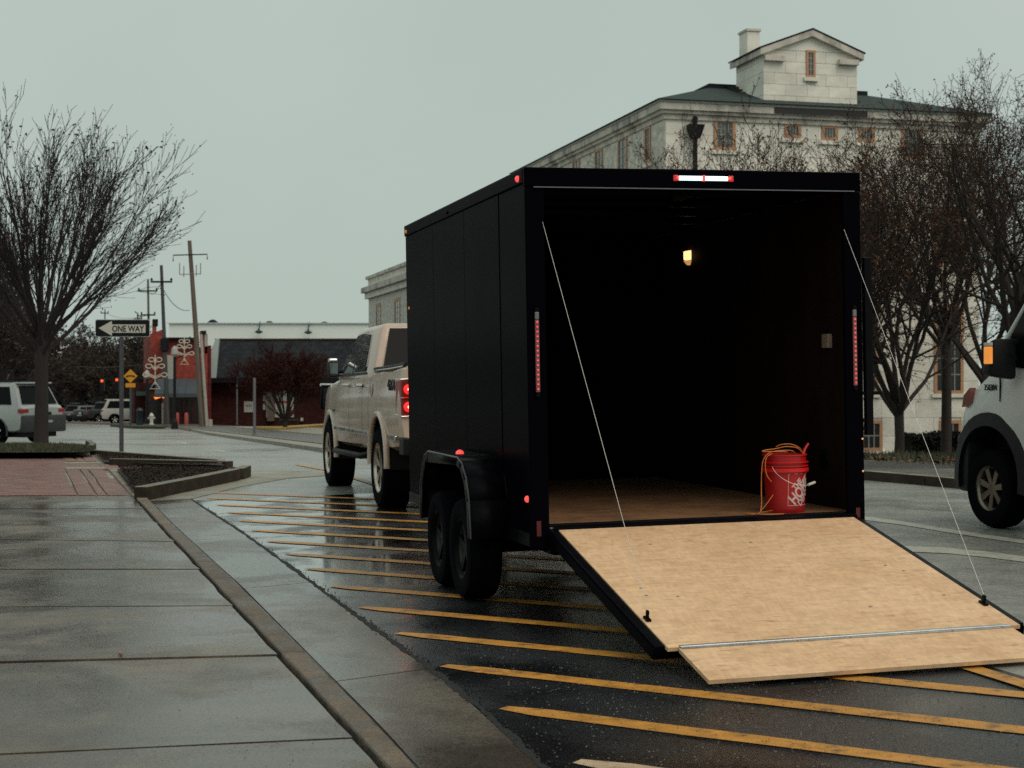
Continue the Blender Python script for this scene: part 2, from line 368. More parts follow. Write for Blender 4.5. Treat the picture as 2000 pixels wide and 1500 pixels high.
for (a, b), (c, d) in zip(J, J[1:]):
    q = [gp(-620, a+(a-b)*1.0, SWZ), gp(lerp_pts(KL, b), b, SWZ), gp(lerp_pts(KL, d), d, SWZ), gp(-620, c+(c-d)*1.0, SWZ)]
    t = random.uniform(-.004, .006)
    q = [p+Vector((0, 0, t)) for p in q]
    MB().slab(slab_pts(*q), .05).build('slab', concrete, sidewalk)
# kerb stones
kerb = MB().sheet([gp(x, y, -.01) for x, y in KL]+[gp(x, y, -.01) for x, y in KR[::-1]]).build('kerb', MC['joint_dirt']); kerb['kind'] = 'structure'
ky = [968, 1023, 1097, 1273, 1500, 1770]
for a, b in zip(ky, ky[1:]):
    n = 6; ys = [a+(b-a)*i/n for i in range(n+1)]
    L = [gp(lerp_pts(KL, y), y, SWZ+.012) for y in ys]; Rr = [gp(lerp_pts(KR, y), y, SWZ+.012) for y in ys]
    dv = (L[-1]-L[0]).normalized()*.006
    L[0] = L[0]+dv; Rr[0] = Rr[0]+dv; L[-1] = L[-1]-dv; Rr[-1] = Rr[-1]-dv
    wv = (Rr[0]-L[0]).normalized()
    L = [p+wv*.018+wv*random.uniform(0, .008) for p in L]; Rr = [p-wv*random.uniform(0, .01) for p in Rr]
    MB().slab(L+Rr[::-1], .1).build('kerb_stone', kerbm, kerb, bevel=.012)
# gutter slabs
gut = MB().sheet([gp(lerp_pts(KR, y), y, .001) for y in (968, 1100, 1300, 1770)]+[gp(x, y, .001) for x, y in AS[::-1]]+[gp(300, 978, .001)]).build('gutter', MC['joint_dirt']); gut['kind'] = 'structure'
gj = [((285, 978), (373, 975)), ((308, 994), (396, 989)), ((378, 1056), (487, 1047)), ((477, 1149), (609, 1137)), ((655, 1330), (838, 1305)), ((817, 1500), (1062, 1500)), ((1075, 1770), (1330, 1770))]
for (a, b), (c, d) in zip(gj, gj[1:]):
    n = 5
    Lp = []
    for i in range(n+1):
        y = a[1]+(c[1]-a[1])*i/n; Lp.append(gp(lerp_pts(KR, y) if y > 990 else a[0]+(c[0]-a[0])*i/n, y, .006))
    Rp = [gp(lerp_pts(AS, b[1]+(d[1]-b[1])*i/n), b[1]+(d[1]-b[1])*i/n, .006)+Vector((random.uniform(-.02, .008), 0, 0)) for i in range(n+1)]
    s = Vector((.0045, -.014, 0)); Lp[0] = Lp[0]+s; Rp[0] = Rp[0]+s
    MB().slab(Lp+Rp[::-1], .04).build('gutter_slab', gutterm, gut)
# crumbled black joint where asphalt meets the gutter
jm = M('tar_joint', (.006, .006, .006), .75, bump=1, bscale=90)
seal = MB(); random.seed(18); LQ = []
for (x0, y0), (x1, y1) in zip(AS, AS[1:]):
    n = max(4, int(abs(x1-x0)/6))
    for i in range(n):
        f = i/n; c = gp(x0+(x1-x0)*f, y0+(y1-y0)*f, .0075); LQ.append((c-Vector((random.uniform(.006, .022), 0, 0)), c+Vector((random.uniform(.008, .034), 0, 0))))
for a, b in zip(LQ, LQ[1:]): seal.add([a[0], a[1], b[1], b[0]], [(0, 1, 2, 3)])
seal.build('joint_seal', jm, gut, fix=False)
cr = MB(); random.seed(8)
for (x0, y0), (x1, y1) in zip(AS, AS[1:]):
    n = max(4, int(abs(x1-x0)/5))
    for i in range(n):
        f = i/n; p = gp(x0+(x1-x0)*f, y0+(y1-y0)*f, 0)
        for _ in range(3):
            r = random.uniform(.003, .009); c = p+Vector((random.gauss(.008, .018), random.uniform(-.06, .06), 0)); k = random.randint(4, 6); a0 = random.random()*6
            top = [c+Vector((cos(a0+2*pi*j/k)*r*.6, sin(a0+2*pi*j/k)*r*1.5, .0085)) for j in range(k)]
            cr.slab(top, .004)
o = cr.build('crumbled_joint', jm, gut, kind='stuff', fix=False)

# brick paved corner --------------------------------------------------------
paving = MB().sheet([gp(-700, 969, .02), gp(258, 968, .02), gp(212, 915, .02), gp(188, 889, .02), gp(-700, 889, .02)]).build('brick_paving', pavers); paving['kind'] = 'structure'
lines = [(128, 150), (157, 188), (173, 208), (203, 246)]
for (a0, a1), (b0, b1) in zip(lines, lines[1:]):
    MB().slab(slab_pts(gp(a0, 917, .032), gp(b0, 917, .032), gp(b1, 967, .032), gp(a1, 967, .032), .012, 3), .02).build('brick_band', pavers, paving)
MB().slab(slab_pts(gp(-690, 917, .032), gp(127, 917, .032), gp(150, 967, .032), gp(-690, 967, .032), .012, 3), .02).build('brick_band', pavers, paving)
ul = [(118, 126), (143, 151), (158, 164), (182, 190)]
for (a0, a1), (b0, b1) in zip(ul, ul[1:]):
    MB().slab(slab_pts(gp(a0, 891, .032), gp(b0, 891, .032), gp(b1, 901, .032), gp(a1, 901, .032), .02, 3), .02).build('brick_band', pavers, paving)
MB().slab([gp(128, 912, .036), gp(203, 912, .036), gp(206, 915.5, .036), gp(129, 915.5, .036)], .02).build('stone_strip', walkfar, paving)
MB().slab([gp(124, 902.2, .036), gp(196, 902.2, .036), gp(199, 904.2, .036), gp(126, 904.2, .036)], .02).build('stone_strip', walkfar, paving)
MB().slab([gp(192, 904.5, .03), gp(440, 917, .03), gp(214, 917, .03), gp(203, 915, .03)], .02).build('brick_path', pavers, paving)

def kerb_run(name, pts, width, h, mat, dz=0, fn=G, side=1, parent=None, segs=None, gap=.006):
    """kerb stones along a ground polyline; width to the left of travel (side=1) or right"""
    objs = []
    for i in range(len(pts)-1):
        p, q = Vector(pts[i]), Vector(pts[i+1]); L = (q-p).length
        k = max(1, int(round(L/segs))) if segs else 1
        d = (q-p).normalized(); nrm = Vector((-d.y, d.x, 0)).normalized()*side*width
        for j in range(k):
            a = p+(q-p)*(j/k)+d*gap; b = p+(q-p)*((j+1)/k)-d*gap
            def z(c, hh): return Vector((c.x, c.y, fn(c.x, c.y)+hh))
            top = [z(a, h), z(b, h), z(b+nrm, h), z(a+nrm, h)]
            bot = [z(a, -.06), z(b, -.06), z(b+nrm, -.06), z(a+nrm, -.06)]
            o_ = MB().prism(bot, top).build(name, [mat, kerb_dark], parent, bevel=.012); objs.append(o_)
            for f_ in o_.data.polygons: f_.material_index = 0 if f_.normal.z > .5 else 1  # upward faces keep the given material, all others turn darker
    return objs
# planters
mulchA = MB().sheet([gp(262, 953, .12), gp(228, 916, .06), gp(330, 912, .1), gp(462, 912, .13), gp(464, 918, .13)]).build('planter_soil', dirtm); mulchA['kind'] = 'structure'
mulchB = MB().sheet([gp(203, 903, .06), gp(188, 887, .06), gp(300, 892, .09), gp(430, 903, .11), gp(440, 909, .11)]).build('planter_soil', dirtm); mulchB['kind'] = 'structure'
pk = empty('planter_kerb', gp(470, 938), (0, 0, 0), 'pale topped concrete kerb along the near side of the mulch planter', 'kerb')
def wkids(pk, objs):
    for o in objs: o.parent = pk; o.matrix_parent_inverse = Matrix.Translation(-pk.location)
a, b = gp(288, 979), gp(470, 939)
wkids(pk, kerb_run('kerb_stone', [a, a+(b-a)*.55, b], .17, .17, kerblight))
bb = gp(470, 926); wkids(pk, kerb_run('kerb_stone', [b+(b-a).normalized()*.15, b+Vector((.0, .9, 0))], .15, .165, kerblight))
pk2 = empty('planter_kerb', gp(441, 918), (0, 0, 0), 'narrow concrete kerb round the far mulch planter beyond the brick path', 'kerb')
a, b = gp(212, 911.5), gp(441, 918)
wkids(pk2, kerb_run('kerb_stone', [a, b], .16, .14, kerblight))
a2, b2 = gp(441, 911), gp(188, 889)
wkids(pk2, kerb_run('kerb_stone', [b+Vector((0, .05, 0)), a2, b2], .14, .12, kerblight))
wk = [gp(lerp_pts(KL, y), y, SWZ+.012) for y in (888, 905, 915, 940, 967)]; wr = [gp(lerp_pts(KR, y), y, SWZ+.012) for y in (888, 905, 915, 940, 967)]
for i in (0, 2, 3): MB().slab([wk[i], wk[i+1], wr[i+1], wr[i]], .1).build('kerb_stone', kerblight, kerb, bevel=.01)
# apron of concrete round the planter tip
ap = MB()
ap.slab([gp(286, 978, .008), gp(373, 974, .008), gp(470, 950, .008), gp(560, 934, .008), gp(640, 928, .008), gp(640, 921, .008), gp(474, 918, .008), gp(470, 937, .008)], .03)
ap.build('apron', walkfar, gut)
# crumbs of mulch
def scatter(name, poly, n, size, mat, h0, seed, fn=G, rz=None, blades=False, tall=.06):
    random.seed(seed); m = MB(); X = [p[0] for p in poly]; Y = [p[1] for p in poly]
    def inside(x, y):
        c = False; j = len(poly)-1
        for i in range(len(poly)):
            if (Y[i] > y) != (Y[j] > y) and x < (X[j]-X[i])*(y-Y[i])/(Y[j]-Y[i])+X[i]: c = not c
            j = i
        return c
    k = 0; tries = 0
    while k < n and tries < n*30:
        tries += 1
        x, y = random.uniform(min(X), max(X)), random.uniform(min(Y), max(Y))
        if not inside(x, y): continue
        k += 1; z = fn(x, y)+h0; s = size*random.uniform(.5, 1.4); a = random.random()*6.3
        if blades:
            t = tall*random.uniform(.4, 1.3); lx, ly = random.uniform(-.5, .5)*t, random.uniform(-.5, .5)*t
            m.add([(x-cos(a)*s*.5, y-sin(a)*s*.5, z-.01), (x+cos(a)*s*.5, y+sin(a)*s*.5, z-.01), (x+lx, y+ly, z+t)], [(0, 1, 2)])
        else:
            q = random.uniform(.2, .9)
            m.add([(x-cos(a)*s, y-sin(a)*s, z), (x+sin(a)*s*.6, y-cos(a)*s*.6, z+s*q*.3), (x+cos(a)*s, y+sin(a)*s, z+s*q), (x-sin(a)*s*.6, y+cos(a)*s*.6, z+s*.5)], [(0, 1, 2, 3)])
    o = m.build(name, mat, fix=False); o['kind'] = 'stuff'; return o
chipm = M('bark_chip', (.022, .014, .010), .9, var=.6, scale=14, spec=.1)
tag(scatter('mulch', [v.co[:2] for v in mulchA.data.vertices], 7000, .016, chipm, .12, 1), 'dark bark mulch in the near planter', 'mulch')
tag(scatter('mulch', [v.co[:2] for v in mulchB.data.vertices], 5000, .016, chipm, .1, 2), 'dark bark mulch in the far planter', 'mulch')
# tree bed
bed = MB().sheet([gp(-200, 884, .15), gp(150, 883, .15), gp(183, 880, .15), gp(176, 872, .15), gp(120, 868, .15), gp(-200, 868, .15)]).build('tree_bed', grassm); bed['kind'] = 'structure'
tag(scatter('grass', [v.co[:2] for v in bed.data.vertices], 9000, .03, M('grass_blade', (.045, .048, .02), .7, var=.5, scale=3), .15, 4, blades=True, tall=.07), 'short ragged grass in the bed round the left tree', 'grass')
bk = empty('bed_kerb', gp(150, 886), (0, 0, 0), 'dark rounded kerb round the grassy bed of the left tree', 'kerb')
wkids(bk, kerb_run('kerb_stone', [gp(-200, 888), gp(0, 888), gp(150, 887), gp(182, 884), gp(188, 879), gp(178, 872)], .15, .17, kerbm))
# far kerb and sidewalk along the other side of the street
fk = empty('far_kerb', (kerbX(21), 21, 0), (0, 0, 0), 'long dark faced kerb along the far side of the street', 'kerb')
pts = []
for Y in (2, 8, 14, 17, 20, 23, 27, 32, 37, 41, 48, 56, 64, 71, 85): pts.append(Vector((kerbX(Y), Y, G(kerbX(Y), Y))))
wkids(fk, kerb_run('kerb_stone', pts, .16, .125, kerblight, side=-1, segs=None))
fs = MB(); n = 0
Ys = [-8, 0, 4, 8, 12, 16, 20, 24, 28, 33, 38, 44, 50, 58, 66, 76, 90, 110]
farwalk = MB()
for a, b in zip(Ys, Ys[1:]):
    farwalk.sheet([(kerbX(a)+.15, a, G(kerbX(a), a)+.11), (kerbX(a)+2.6, a, G(kerbX(a)+2.4, a)+.11), (kerbX(b)+2.6, b, G(kerbX(b)+2.4, b)+.11), (kerbX(b)+.15, b, G(kerbX(b), b)+.11)])
fw = farwalk.build('far_sidewalk', wet_ground('grey_sidewalk', (.1, .085, .075), (.06, .055, .05), .3, .5, .5, .3, 60, rnd=.1), kind='structure', fix=False)
# broad pale sidewalk before the low building
def q4(name, pts, mat, dz, thick=.1, parent=None):
    return MB().slab([gp(x, y, dz) for x, y in pts], thick).build(name, mat, parent)
pw = q4('pale_sidewalk', [(372, 838), (404, 844.5), (520, 860), (623, 874), (900, 905), (900, 846), (640, 836), (400, 831)], walkfar, .1, .16); pw['kind'] = 'structure'
pw2 = q4('corner_sidewalk', [(120, 824), (320, 830), (370, 838), (415, 833), (415, 826), (310, 822)], wet_ground('pink_sidewalk', (.2, .13, .1), (.15, .1, .08), .4, .6, .5, .3, 60), .1, .16); pw2['kind'] = 'structure'

# road markings ---------------------------------------------------------------
def on(X, Y, dz): return Vector((X, Y, G(X, Y)+dz))
dirx, diry = .83, -.56
def bline(Y): return 2.16-.3*(Y-7.45)                # right boundary of the hatching
random.seed(5)
for k in range(-1, 14):
    sx, sy = -.08-.3*k, 6.88+1.01*k
    if k == -1: sx, sy = .2, 5.92
    L = 0
    while sx+dirx*L < bline(sy+diry*L)-.05 and L < 8: L += .05
    n = max(6, int(L/.25)); m = MB(); top, bot = [], []
    for i in range(n+1):
        t = L*i/n; hw = .065 if i else .03
        j1, j2 = random.uniform(-.005, .005), random.uniform(-.005, .005)
        t0 = t+.05 if i == 0 else t
        X, Y = sx+dirx*t0, sy+diry*t0
        # follow the crown: break at u = 1.9 .. 6.8
        top.append(on(X+.56*(hw+j1), Y+.83*(hw+j1), .005)); bot.append(on(X-.56*(hw+j2), Y-.83*(hw+j2), .005))
    for i in range(n): m.add([top[i], bot[i], bot[i+1], top[i+1]], [(0, 1, 2, 3)])
    m.build('stripe', palepaint if k == -1 else yellow, road)
m = MB()
for i in range(60):
    Y0, Y1 = 3+i*.4, 3.4+i*.4
    m.add([on(bline(Y0), Y0, .009), on(bline(Y0)+.11, Y0, .009), on(bline(Y1)+.11, Y1, .009), on(bline(Y1), Y1, .009)], [(0, 1, 2, 3)])
m.build('boundary_line', yellow, road, label='long yellow line bounding the hatching on the right')
def painted(name, px, wpx, mat):
    m = MB(); T = [gp(x, y-wpx/2, .005) for x, y in px]; B = [gp(x, y+wpx/2, .005) for x, y in px]
    for i in range(len(px)-1): m.add([T[i], B[i], B[i+1], T[i+1]], [(0, 1, 2, 3)])
    return m.build(name, mat, road)
painted('lane_line', [(1640, 1003), (1690, 1012), (1760, 1021), (1850, 1036), (1930, 1048), (2000, 1058), (2120, 1076)], 7, whitepaint)
painted('lane_line', [(1700, 1066), (1760, 1071), (1850, 1075), (1930, 1083), (2010, 1093), (2120, 1110)], 11, whitepaint)
for x0, x1, y in ((345, 365, 864), (415, 440, 880)): painted('lane_dash', [(x0, y-1), (x1, y+2)], 2.5, whitepaint)
#@@PART2@@
# ------------------------------------------------------------------ vehicle materials
blackpaint = M('black_paint', (.0022, .0022, .0042), .27, var=.05, scale=1.5, rvar=.015, spec=.004)
blackmetal = M('black_metal', (.003, .003, .005), .45, var=.3, scale=8, spec=.08)
blackply = M('black_liner', (.003, .003, .0055), .8, var=.3, scale=4, spec=.0)
brownply = M('dark_ply_liner', (.020, .011, .008), .75, var=.35, scale=2, dirt=(.010, .006, .005), spec=.05, stretch=(1, 1, .3))
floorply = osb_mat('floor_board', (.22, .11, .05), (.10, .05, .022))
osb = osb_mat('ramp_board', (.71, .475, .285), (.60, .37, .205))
osbedge = M('board_edge', (.25, .14, .06), .8, var=.4, scale=30)
alu = M('aluminium', (.45, .46, .46), .35, metal=.9, var=.2, scale=10)
steel = M('steel', (.3, .3, .3), .4, metal=.8, var=.2)
chrome = M('chrome', (.6, .6, .58), .15, metal=1, var=.1)
rubber = M('tyre_rubber', (.0035, .0035, .0055), .75, var=.3, scale=20, bump=.4, bscale=60, spec=.02)
treadplate = M('tread_plate', (.004, .004, .006), .38, var=.3, scale=20, bump=.3, bscale=120, spec=.06)
redlens = M('red_lens', (.25, .01, .01), .25, emit=(1, .05, .04), estr=.35)
redglow = M('lit_red_led', (.8, .05, .04), .3, emit=(1, .09, .08), estr=1.0)
redstrip = M('dull_red_lens', (.16, .07, .08), .4, emit=(1, .2, .2), estr=.03)
reflector = M('red_reflector', (.10, .008, .01), .4)
whiteglow = M('lit_white_led', (.8, .8, .8), .3, emit=(.55, .95, .9), estr=1.8)
warmglow = M('warm_lamp', (.8, .6, .3), .3, emit=(1, .62, .26), estr=1.6)
warmshade = M('warm_lamp_shade', (.6, .5, .3), .5, emit=(1, .5, .15), estr=.5)
amberglow = M('amber_lamp', (.8, .3, .05), .3, emit=(1, .33, .06), estr=.55)
glassd = M('dark_glass', (.004, .005, .006), .06, var=.1, spec=.08, rvar=.02)
glass_s = M('side_glass', (.03, .035, .035), .04, metal=.35, var=.1, coat=.5, rvar=.02)
truckpaint = M('pearl_cream_paint', (.55, .425, .345), .3, var=.06, scale=2, coat=.6, dirt=(.40, .27, .215), dscale=1.1, dth=(.48, .78), rvar=.05)
whitecar = M('white_car_paint', (.50, .49, .44), .3, var=.06, scale=2, coat=.4)
greycar = M('silver_car_paint', (.33, .36, .36), .3, var=.06, scale=2, coat=.4)
darkcar = M('dark_car_paint', (.02, .022, .026), .25, var=.1, coat=.4)
darktrim = M('dark_trim', (.006, .006, .008), .55, var=.3, scale=9, spec=.25)
plastic_w = M('white_plastic', (.55, .52, .47), .5, var=.05)
plasticred = M('red_plastic', (.42, .008, .010), .38, var=.15, scale=4, dirt=(.25, .006, .008), dscale=4)
orange_cord = M('orange_cord', (.55, .16, .03), .5, var=.3, scale=20)

def wheel(parent, xo, y, z, r, w, rr, side, rim, spokes=6, style='spoke', tyre=rubber, chunky=False, n=40):
    """side -1: outer face at x = xo looking to -x"""
    s = side
    m = MB()
    prof = [(rr*.98, -.02*s), (rr, 0), (rr*.95, -.008*s), (rr*.91, -.03*s)]
    m.lathe([(a, b) for a, b in prof], 'x', (0, 0, 0), n, close=False)
    dep = -.035*s
    m.lathe([(.001, dep), (rr*.2, dep), (rr*.22, dep-.03*s), (rr*.22, dep-.09*s)], 'x', (0, 0, 0), 20, close=False)
    for k in range(spokes):
        a = 2*pi*k/spokes+.3
        for da, wd in (((-.11, .018), (.11, .018)) if style == 'double' else ((0, .034),)):
            aa = a+da; c, si = cos(aa), sin(aa); c2, s2 = cos(a+da*.3), sin(a+da*.3)
            p0 = Vector((0, c2*rr*.16, s2*rr*.16)); p1 = Vector((0, c*rr*.93, si*rr*.93)); t = Vector((0, -si, c))
            wd0, wd1 = wd*rr/.25*.8, wd*rr/.25*1.1
            q = [p0-t*wd0, p0+t*wd0, p1+t*wd1, p1-t*wd1]
            m.prism([Vector((dep-.035*s, v.y, v.z)) for v in q], [Vector((dep*(1 if i < 2 else .7), v.y, v.z)) for i, v in enumerate(q)])
    ob = m.build('wheel', rim, parent, smooth=35); ob.location = (xo, y, z)
    t = MB()
    R_ = r; sh = .03*(w/.25)
    prof = [(rr*.97, -.004*s), (rr*1.06, .006*s), ((rr+R_)/2, .012*s), (R_*.93, .006*s), (R_*.985, -sh*s), (R_, -w*.25*s), (R_, -w*.47*s), (R_*.985, -w*.5*s), (R_, -w*.53*s), (R_, -w*.75*s), (R_*.985, -(w-sh)*s), (R_*.93, -w*s), (rr*.97, -w*s)]
    t.lathe(prof, 'x', (0, 0, 0), n, close=False)
    if chunky:
        nb = 44
        for k in range(nb):
            a = 2*pi*k/nb
            for x0, x1, off in ((-.012, -.07, 0), (-.085, -.14, .5), (-w+.07, -w+.012, .25)):
                aa = a+off*2*pi/nb; h = 2*pi/nb*.3
                vs = []
                for rad in (R_*.97, R_+.006):
                    for xx in (x0, x1):
                        for ang in (aa-h, aa+h): vs.append((xx*s, rad*cos(ang), rad*sin(ang)))
                t.add(vs, [(0, 1, 3, 2), (4, 6, 7, 5), (0, 4, 5, 1), (2, 3, 7, 6), (0, 2, 6, 4), (1, 5, 7, 3)])
    t.build('tyre', tyre, ob, smooth=35)
    MB().lathe([(rr*.905, -.03*s), (rr*.84, -.06*s), (rr*.8, -w*.75*s), (rr*.98, -w*.9*s)], 'x', (0, 0, 0), 28, close=False).build('barrel', M('dark_barrel', (.03, .028, .026), .5, metal=.4), ob, smooth=35)
    # brake / hub darkness behind the spokes
    MB().lathe([(.001, -.12*s), (rr*.78, -.12*s)], 'x', (0, 0, 0), 20, close=False).build('brake_disc', darktrim, ob)
    return ob

# ------------------------------------------------------------------ the trailer
TR = R(14.8)
T = empty('cargo_trailer', (.1204, 9.33, G(.1204, 9.33)), (0, -.018, TR), 'black enclosed tandem axle cargo trailer with its rear ramp door lowered', 'trailer')
W, Lt, ZB, ZT = 2.13, 3.66, .44, 2.645
seams = [0.0, .627, 1.583, 2.61, 3.66]
for a, b in zip(seams, seams[1:]):
    bx('side_panel', blackpaint, T, -.004 if a else .0, .016, a+.0025, b-.0025, ZB+.06, ZT-.085, bevel=.002)
    bx('side_panel', blackpaint, T, W-.016, W+.004, a+.0025, b-.0025, ZB+.06, ZT-.085, bevel=.002)
scr = MB()
for a in seams[1:-1]:
    for i in range(16):
        z = ZB+.12+i*.127
        for d in (-.02, .02): scr.lathe([(.0001, -.0035), (.004, -.003), (.004, 0)], 'x', (-.002, a+d, z), 6, close=False)
scr.build('screws', blackmetal, T, kind='stuff')
bx('seam_backing', blackmetal, T, .017, .022, 0.05, Lt, ZB+.06, ZT-.085)
bx('top_rail', blackpaint, T, -.014, .03, 0, Lt, ZT-.083, ZT, bevel=.006)
bx('top_rail', blackpaint, T, W-.03, W+.014, 0, Lt, ZT-.083, ZT, bevel=.006)
bx('bottom_rail', blackmetal, T, -.01, .05, 0.0, Lt, ZB-.02, ZB+.058, bevel=.004)
bx('bottom_rail', blackmetal, T, W-.05, W+.01, 0, Lt, ZB-.02, ZB+.058, bevel=.004)
m = MB(); n = 8                                      # shallow arched roof
prof = [(-.01+(W+.02)*i/n, ZT+.008*sin(pi*i/n)) for i in range(n+1)]
m.prism([(x, -.0, z-.02 if 0 < i < n else z-.012) for i, (x, z) in enumerate(prof)]+[(x, -.0, z+.003) for x, z in prof[::-1]],
        [(x, Lt+.02, z-.02 if 0 < i < n else z-.012) for i, (x, z) in enumerate(prof)]+[(x, Lt+.02, z+.003) for x, z in prof[::-1]])
m.build('roof', blackpaint, T, smooth=30)
nose = MB(); nose.prism([(0, Lt+.001, ZB), (W, Lt+.001, ZB), (W-.25, Lt+.42, ZB), (W/2, Lt+.75, ZB), (.25, Lt+.42, ZB)], [(0, Lt+.001, ZT-.01), (W, Lt+.001, ZT-.01), (W-.25, Lt+.40, ZT-.06), (W/2, Lt+.7, ZT-.08), (.25, Lt+.40, ZT-.06)])
nose.build('nose', blackpaint, T, bevel=.02)
# rear frame
bx('corner_post', blackpaint, T, -.012, .105, -.035, -.0005, ZB-.04, ZT-.115, bevel=.008)
bx('corner_post', blackpaint, T, W-.105, W+.012, -.035, -.0005, ZB-.04, ZT-.115, bevel=.008)
bx('header', blackpaint, T, -.014, W+.014, -.04, -.0005, ZT-.112, ZT+.004, bevel=.008)
bx('header_trim', M('dull_trim', (.12, .14, .15), .4), T, .04, W-.03, -.046, -.041, ZT-.116, ZT-.110)
bx('rear_beam', blackmetal, T, .106, W-.106, -.03, .04, ZB-.06, .525, bevel=.004)
bx('sill', alu, T, .11, W-.11, -.028, -.008, .526, .532)
bx('sill', blackmetal, T, .106, W-.106, -.007, .05, .533, .548, bevel=.003)
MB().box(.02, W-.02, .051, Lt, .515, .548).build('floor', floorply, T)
bx('inner_wall', blackply, T, .023, .035, 0.001, Lt-.01, .549, ZT-.09)
rs = [0.001, .95, 2.15, Lt-.012]
for a, b in zip(rs, rs[1:]): bx('inner_wall', brownply, T, W-.037, W-.023, a+.002, b-.002, .549, ZT-.09)
bx('inner_wall', blackply, T, .036, W-.038, Lt-.009, Lt+.0, .549, ZT-.09)
bx('ceiling', blackply, T, .02, W-.02, .001, Lt, ZT-.05, ZT-.035)
for y in (.6, 1.2, 1.8, 2.4, 3.0): bx('roof_bow', blackmetal, T, .04, W-.04, y, y+.04, ZT-.085, ZT-.052)
# frame, axles, tongue
for x in (.15, W-.2): bx('chassis_rail', blackmetal, T, x, x+.05, .05, Lt, .36, .51)
MB().tube([(W/2-.6, Lt+.3, .42), (W/2, Lt+1.35, .45)], .045, 6).tube([(W/2+.6, Lt+.3, .42), (W/2, Lt+1.35, .45)], .045, 6).tube([(W/2, Lt+1.3, .45), (W/2, Lt+1.55, .47)], .05, 8).build('tongue', blackmetal, T)
MB().tube([(W/2, Lt+1.15, .12), (W/2, Lt+1.15, .85)], .035, 8).build('jack', blackmetal, T)
for y in (.93, 1.63):
    MB().tube([(.0, y, .33), (W, y, .33)], .04, 8).build('axle', blackmetal, T)
    for s, xo in ((-1, -.215), (1, W+.215)): wheel(T, xo, y, .325, .325, .2, .19, s, blackmetal, 5, n=32)
for s in (-1, 1):
    path = [(.50, .43), (.53, .66), (.60, .80), (.70, .885), (.82, .915), (1.74, .915), (1.86, .885), (1.96, .80), (2.03, .66), (2.06, .43)]
    xi, xo = (-.004, -.245) if s < 0 else (W+.004, W+.245)
    m = MB()
    for (ya, za), (yb, zb) in zip(path, path[1:]):
        m.add([(xi, ya, za), (xo, ya, za), (xo, yb, zb), (xi, yb, zb)], [(0, 1, 2, 3)])
        ca = .075
        cy, cz = 1.28, .5
        def inn(y, z):
            d = Vector((cy-y if abs(y-cy) > .46 else 0, -max(.0, z-.5))); d = d.normalized() if d.length > .001 else Vector((0, 0)); return (y+d[0]*ca, z+d[1]*ca)
        ia, ib = inn(ya, za), inn(yb, zb)
        m.add([(xo, ya, za), (xo, yb, zb), (xo, ib[0], ib[1]), (xo, ia[0], ia[1])], [(0, 1, 2, 3)])
    f = m.build('fender', treadplate, T, smooth=40)
    sm = f.modifiers.new('thickness', 'SOLIDIFY'); sm.thickness = .006; sm.offset = 0
    MB().tube([(xo, y, z) for y, z in path], .007, 8).build('fender_lip', M('satin_black_edge', (.02, .02, .022), .3, spec=.6), f, smooth=60)
    m = MB()
    for i in range(14): m.box(min(xi, xo)+.015+i*.0155, min(xi, xo)+.021+i*.0155, .84, 1.72, .918, .9215)
    m.build('tread_ribs', treadplate, f, kind='stuff')
def marker(x, y, z, r, ax, mat=redglow, parent=T):
    s = -1 if ax in ('-x', '-y') else 1
    o = MB().lathe([(r, 0), (r*.9, .5*r*s), (r*.5, .85*r*s), (.001, r*s)], ax[-1], (0, 0, 0), 14, close=False).build('marker_light', mat, parent, smooth=60); o.location = (x, y, z); return o
ambdim = M('dim_amber_lens', (.3, .1, .02), .3, emit=(1, .33, .06), estr=.35)
marker(-.014, .10, ZT-.05, .020, '-x'); marker(-.015, 3.56, ZT-.05, .014, '-x', ambdim); marker(-.006, .035, .70, .021, '-x')
marker(-.16, 1.14, .922, .028, 'z'); marker(-.004, 3.55, 1.98, .012, '-x', ambdim); marker(-.014, 2.05, ZT-.05, .014, '-x', blackmetal)
marker(W+.014, .10, ZT-.05, .022, 'x'); marker(W+.15, 1.14, .922, .028, 'z')
bx('reflector', reflector, T, .025, .052, -.039, -.0355, .485, .575)
bx('reflector', reflector, T, W-.052, W-.025, -.039, -.0355, .485, .575)
for x0 in (.034, W-.056):
    h = bx('tail_light_bar', redstrip, T, x0, x0+.024, -.05, -.0355, 1.33, 1.755, bevel=.004)
    bx('clear_end', M('grey_lens', (.16, .16, .17), .3), h, x0, x0+.024, -.05, -.0355, 1.758, 1.80, bevel=.003)
    MB().lathe([(.013, -.05), (.013, -.0355)], 'y', (x0+.012, 0, 1.815), 10).build('end_screw', blackmetal, h)
    MB().lathe([(.013, -.05), (.013, -.0355)], 'y', (x0+.012, 0, 1.315), 10).build('end_screw', blackmetal, h)
    m = MB()
    for i in range(15): m.box(x0+.0075, x0+.0165, -.0535, -.0502, 1.345+i*.028, 1.353+i*.028)
    m.build('leds', redglow, h)
c0 = W/2-.0
xl = .915
h = bx('top_light_bar', whiteglow, T, xl+.03, xl+.345, -.052, -.0405, ZT-.062, ZT-.035, bevel=.004)
for a, b in ((-.005, .028), (.178, .198), (.347, .38)): bx('red_lens', redglow if a == .178 else redlens, h, xl+a, xl+b, -.054, -.0405, ZT-.066, ZT-.031, bevel=.004)
marker(xl+.02, -.055, ZT-.048, .009, '-y'); marker(xl+.355, -.055, ZT-.048, .009, '-y')
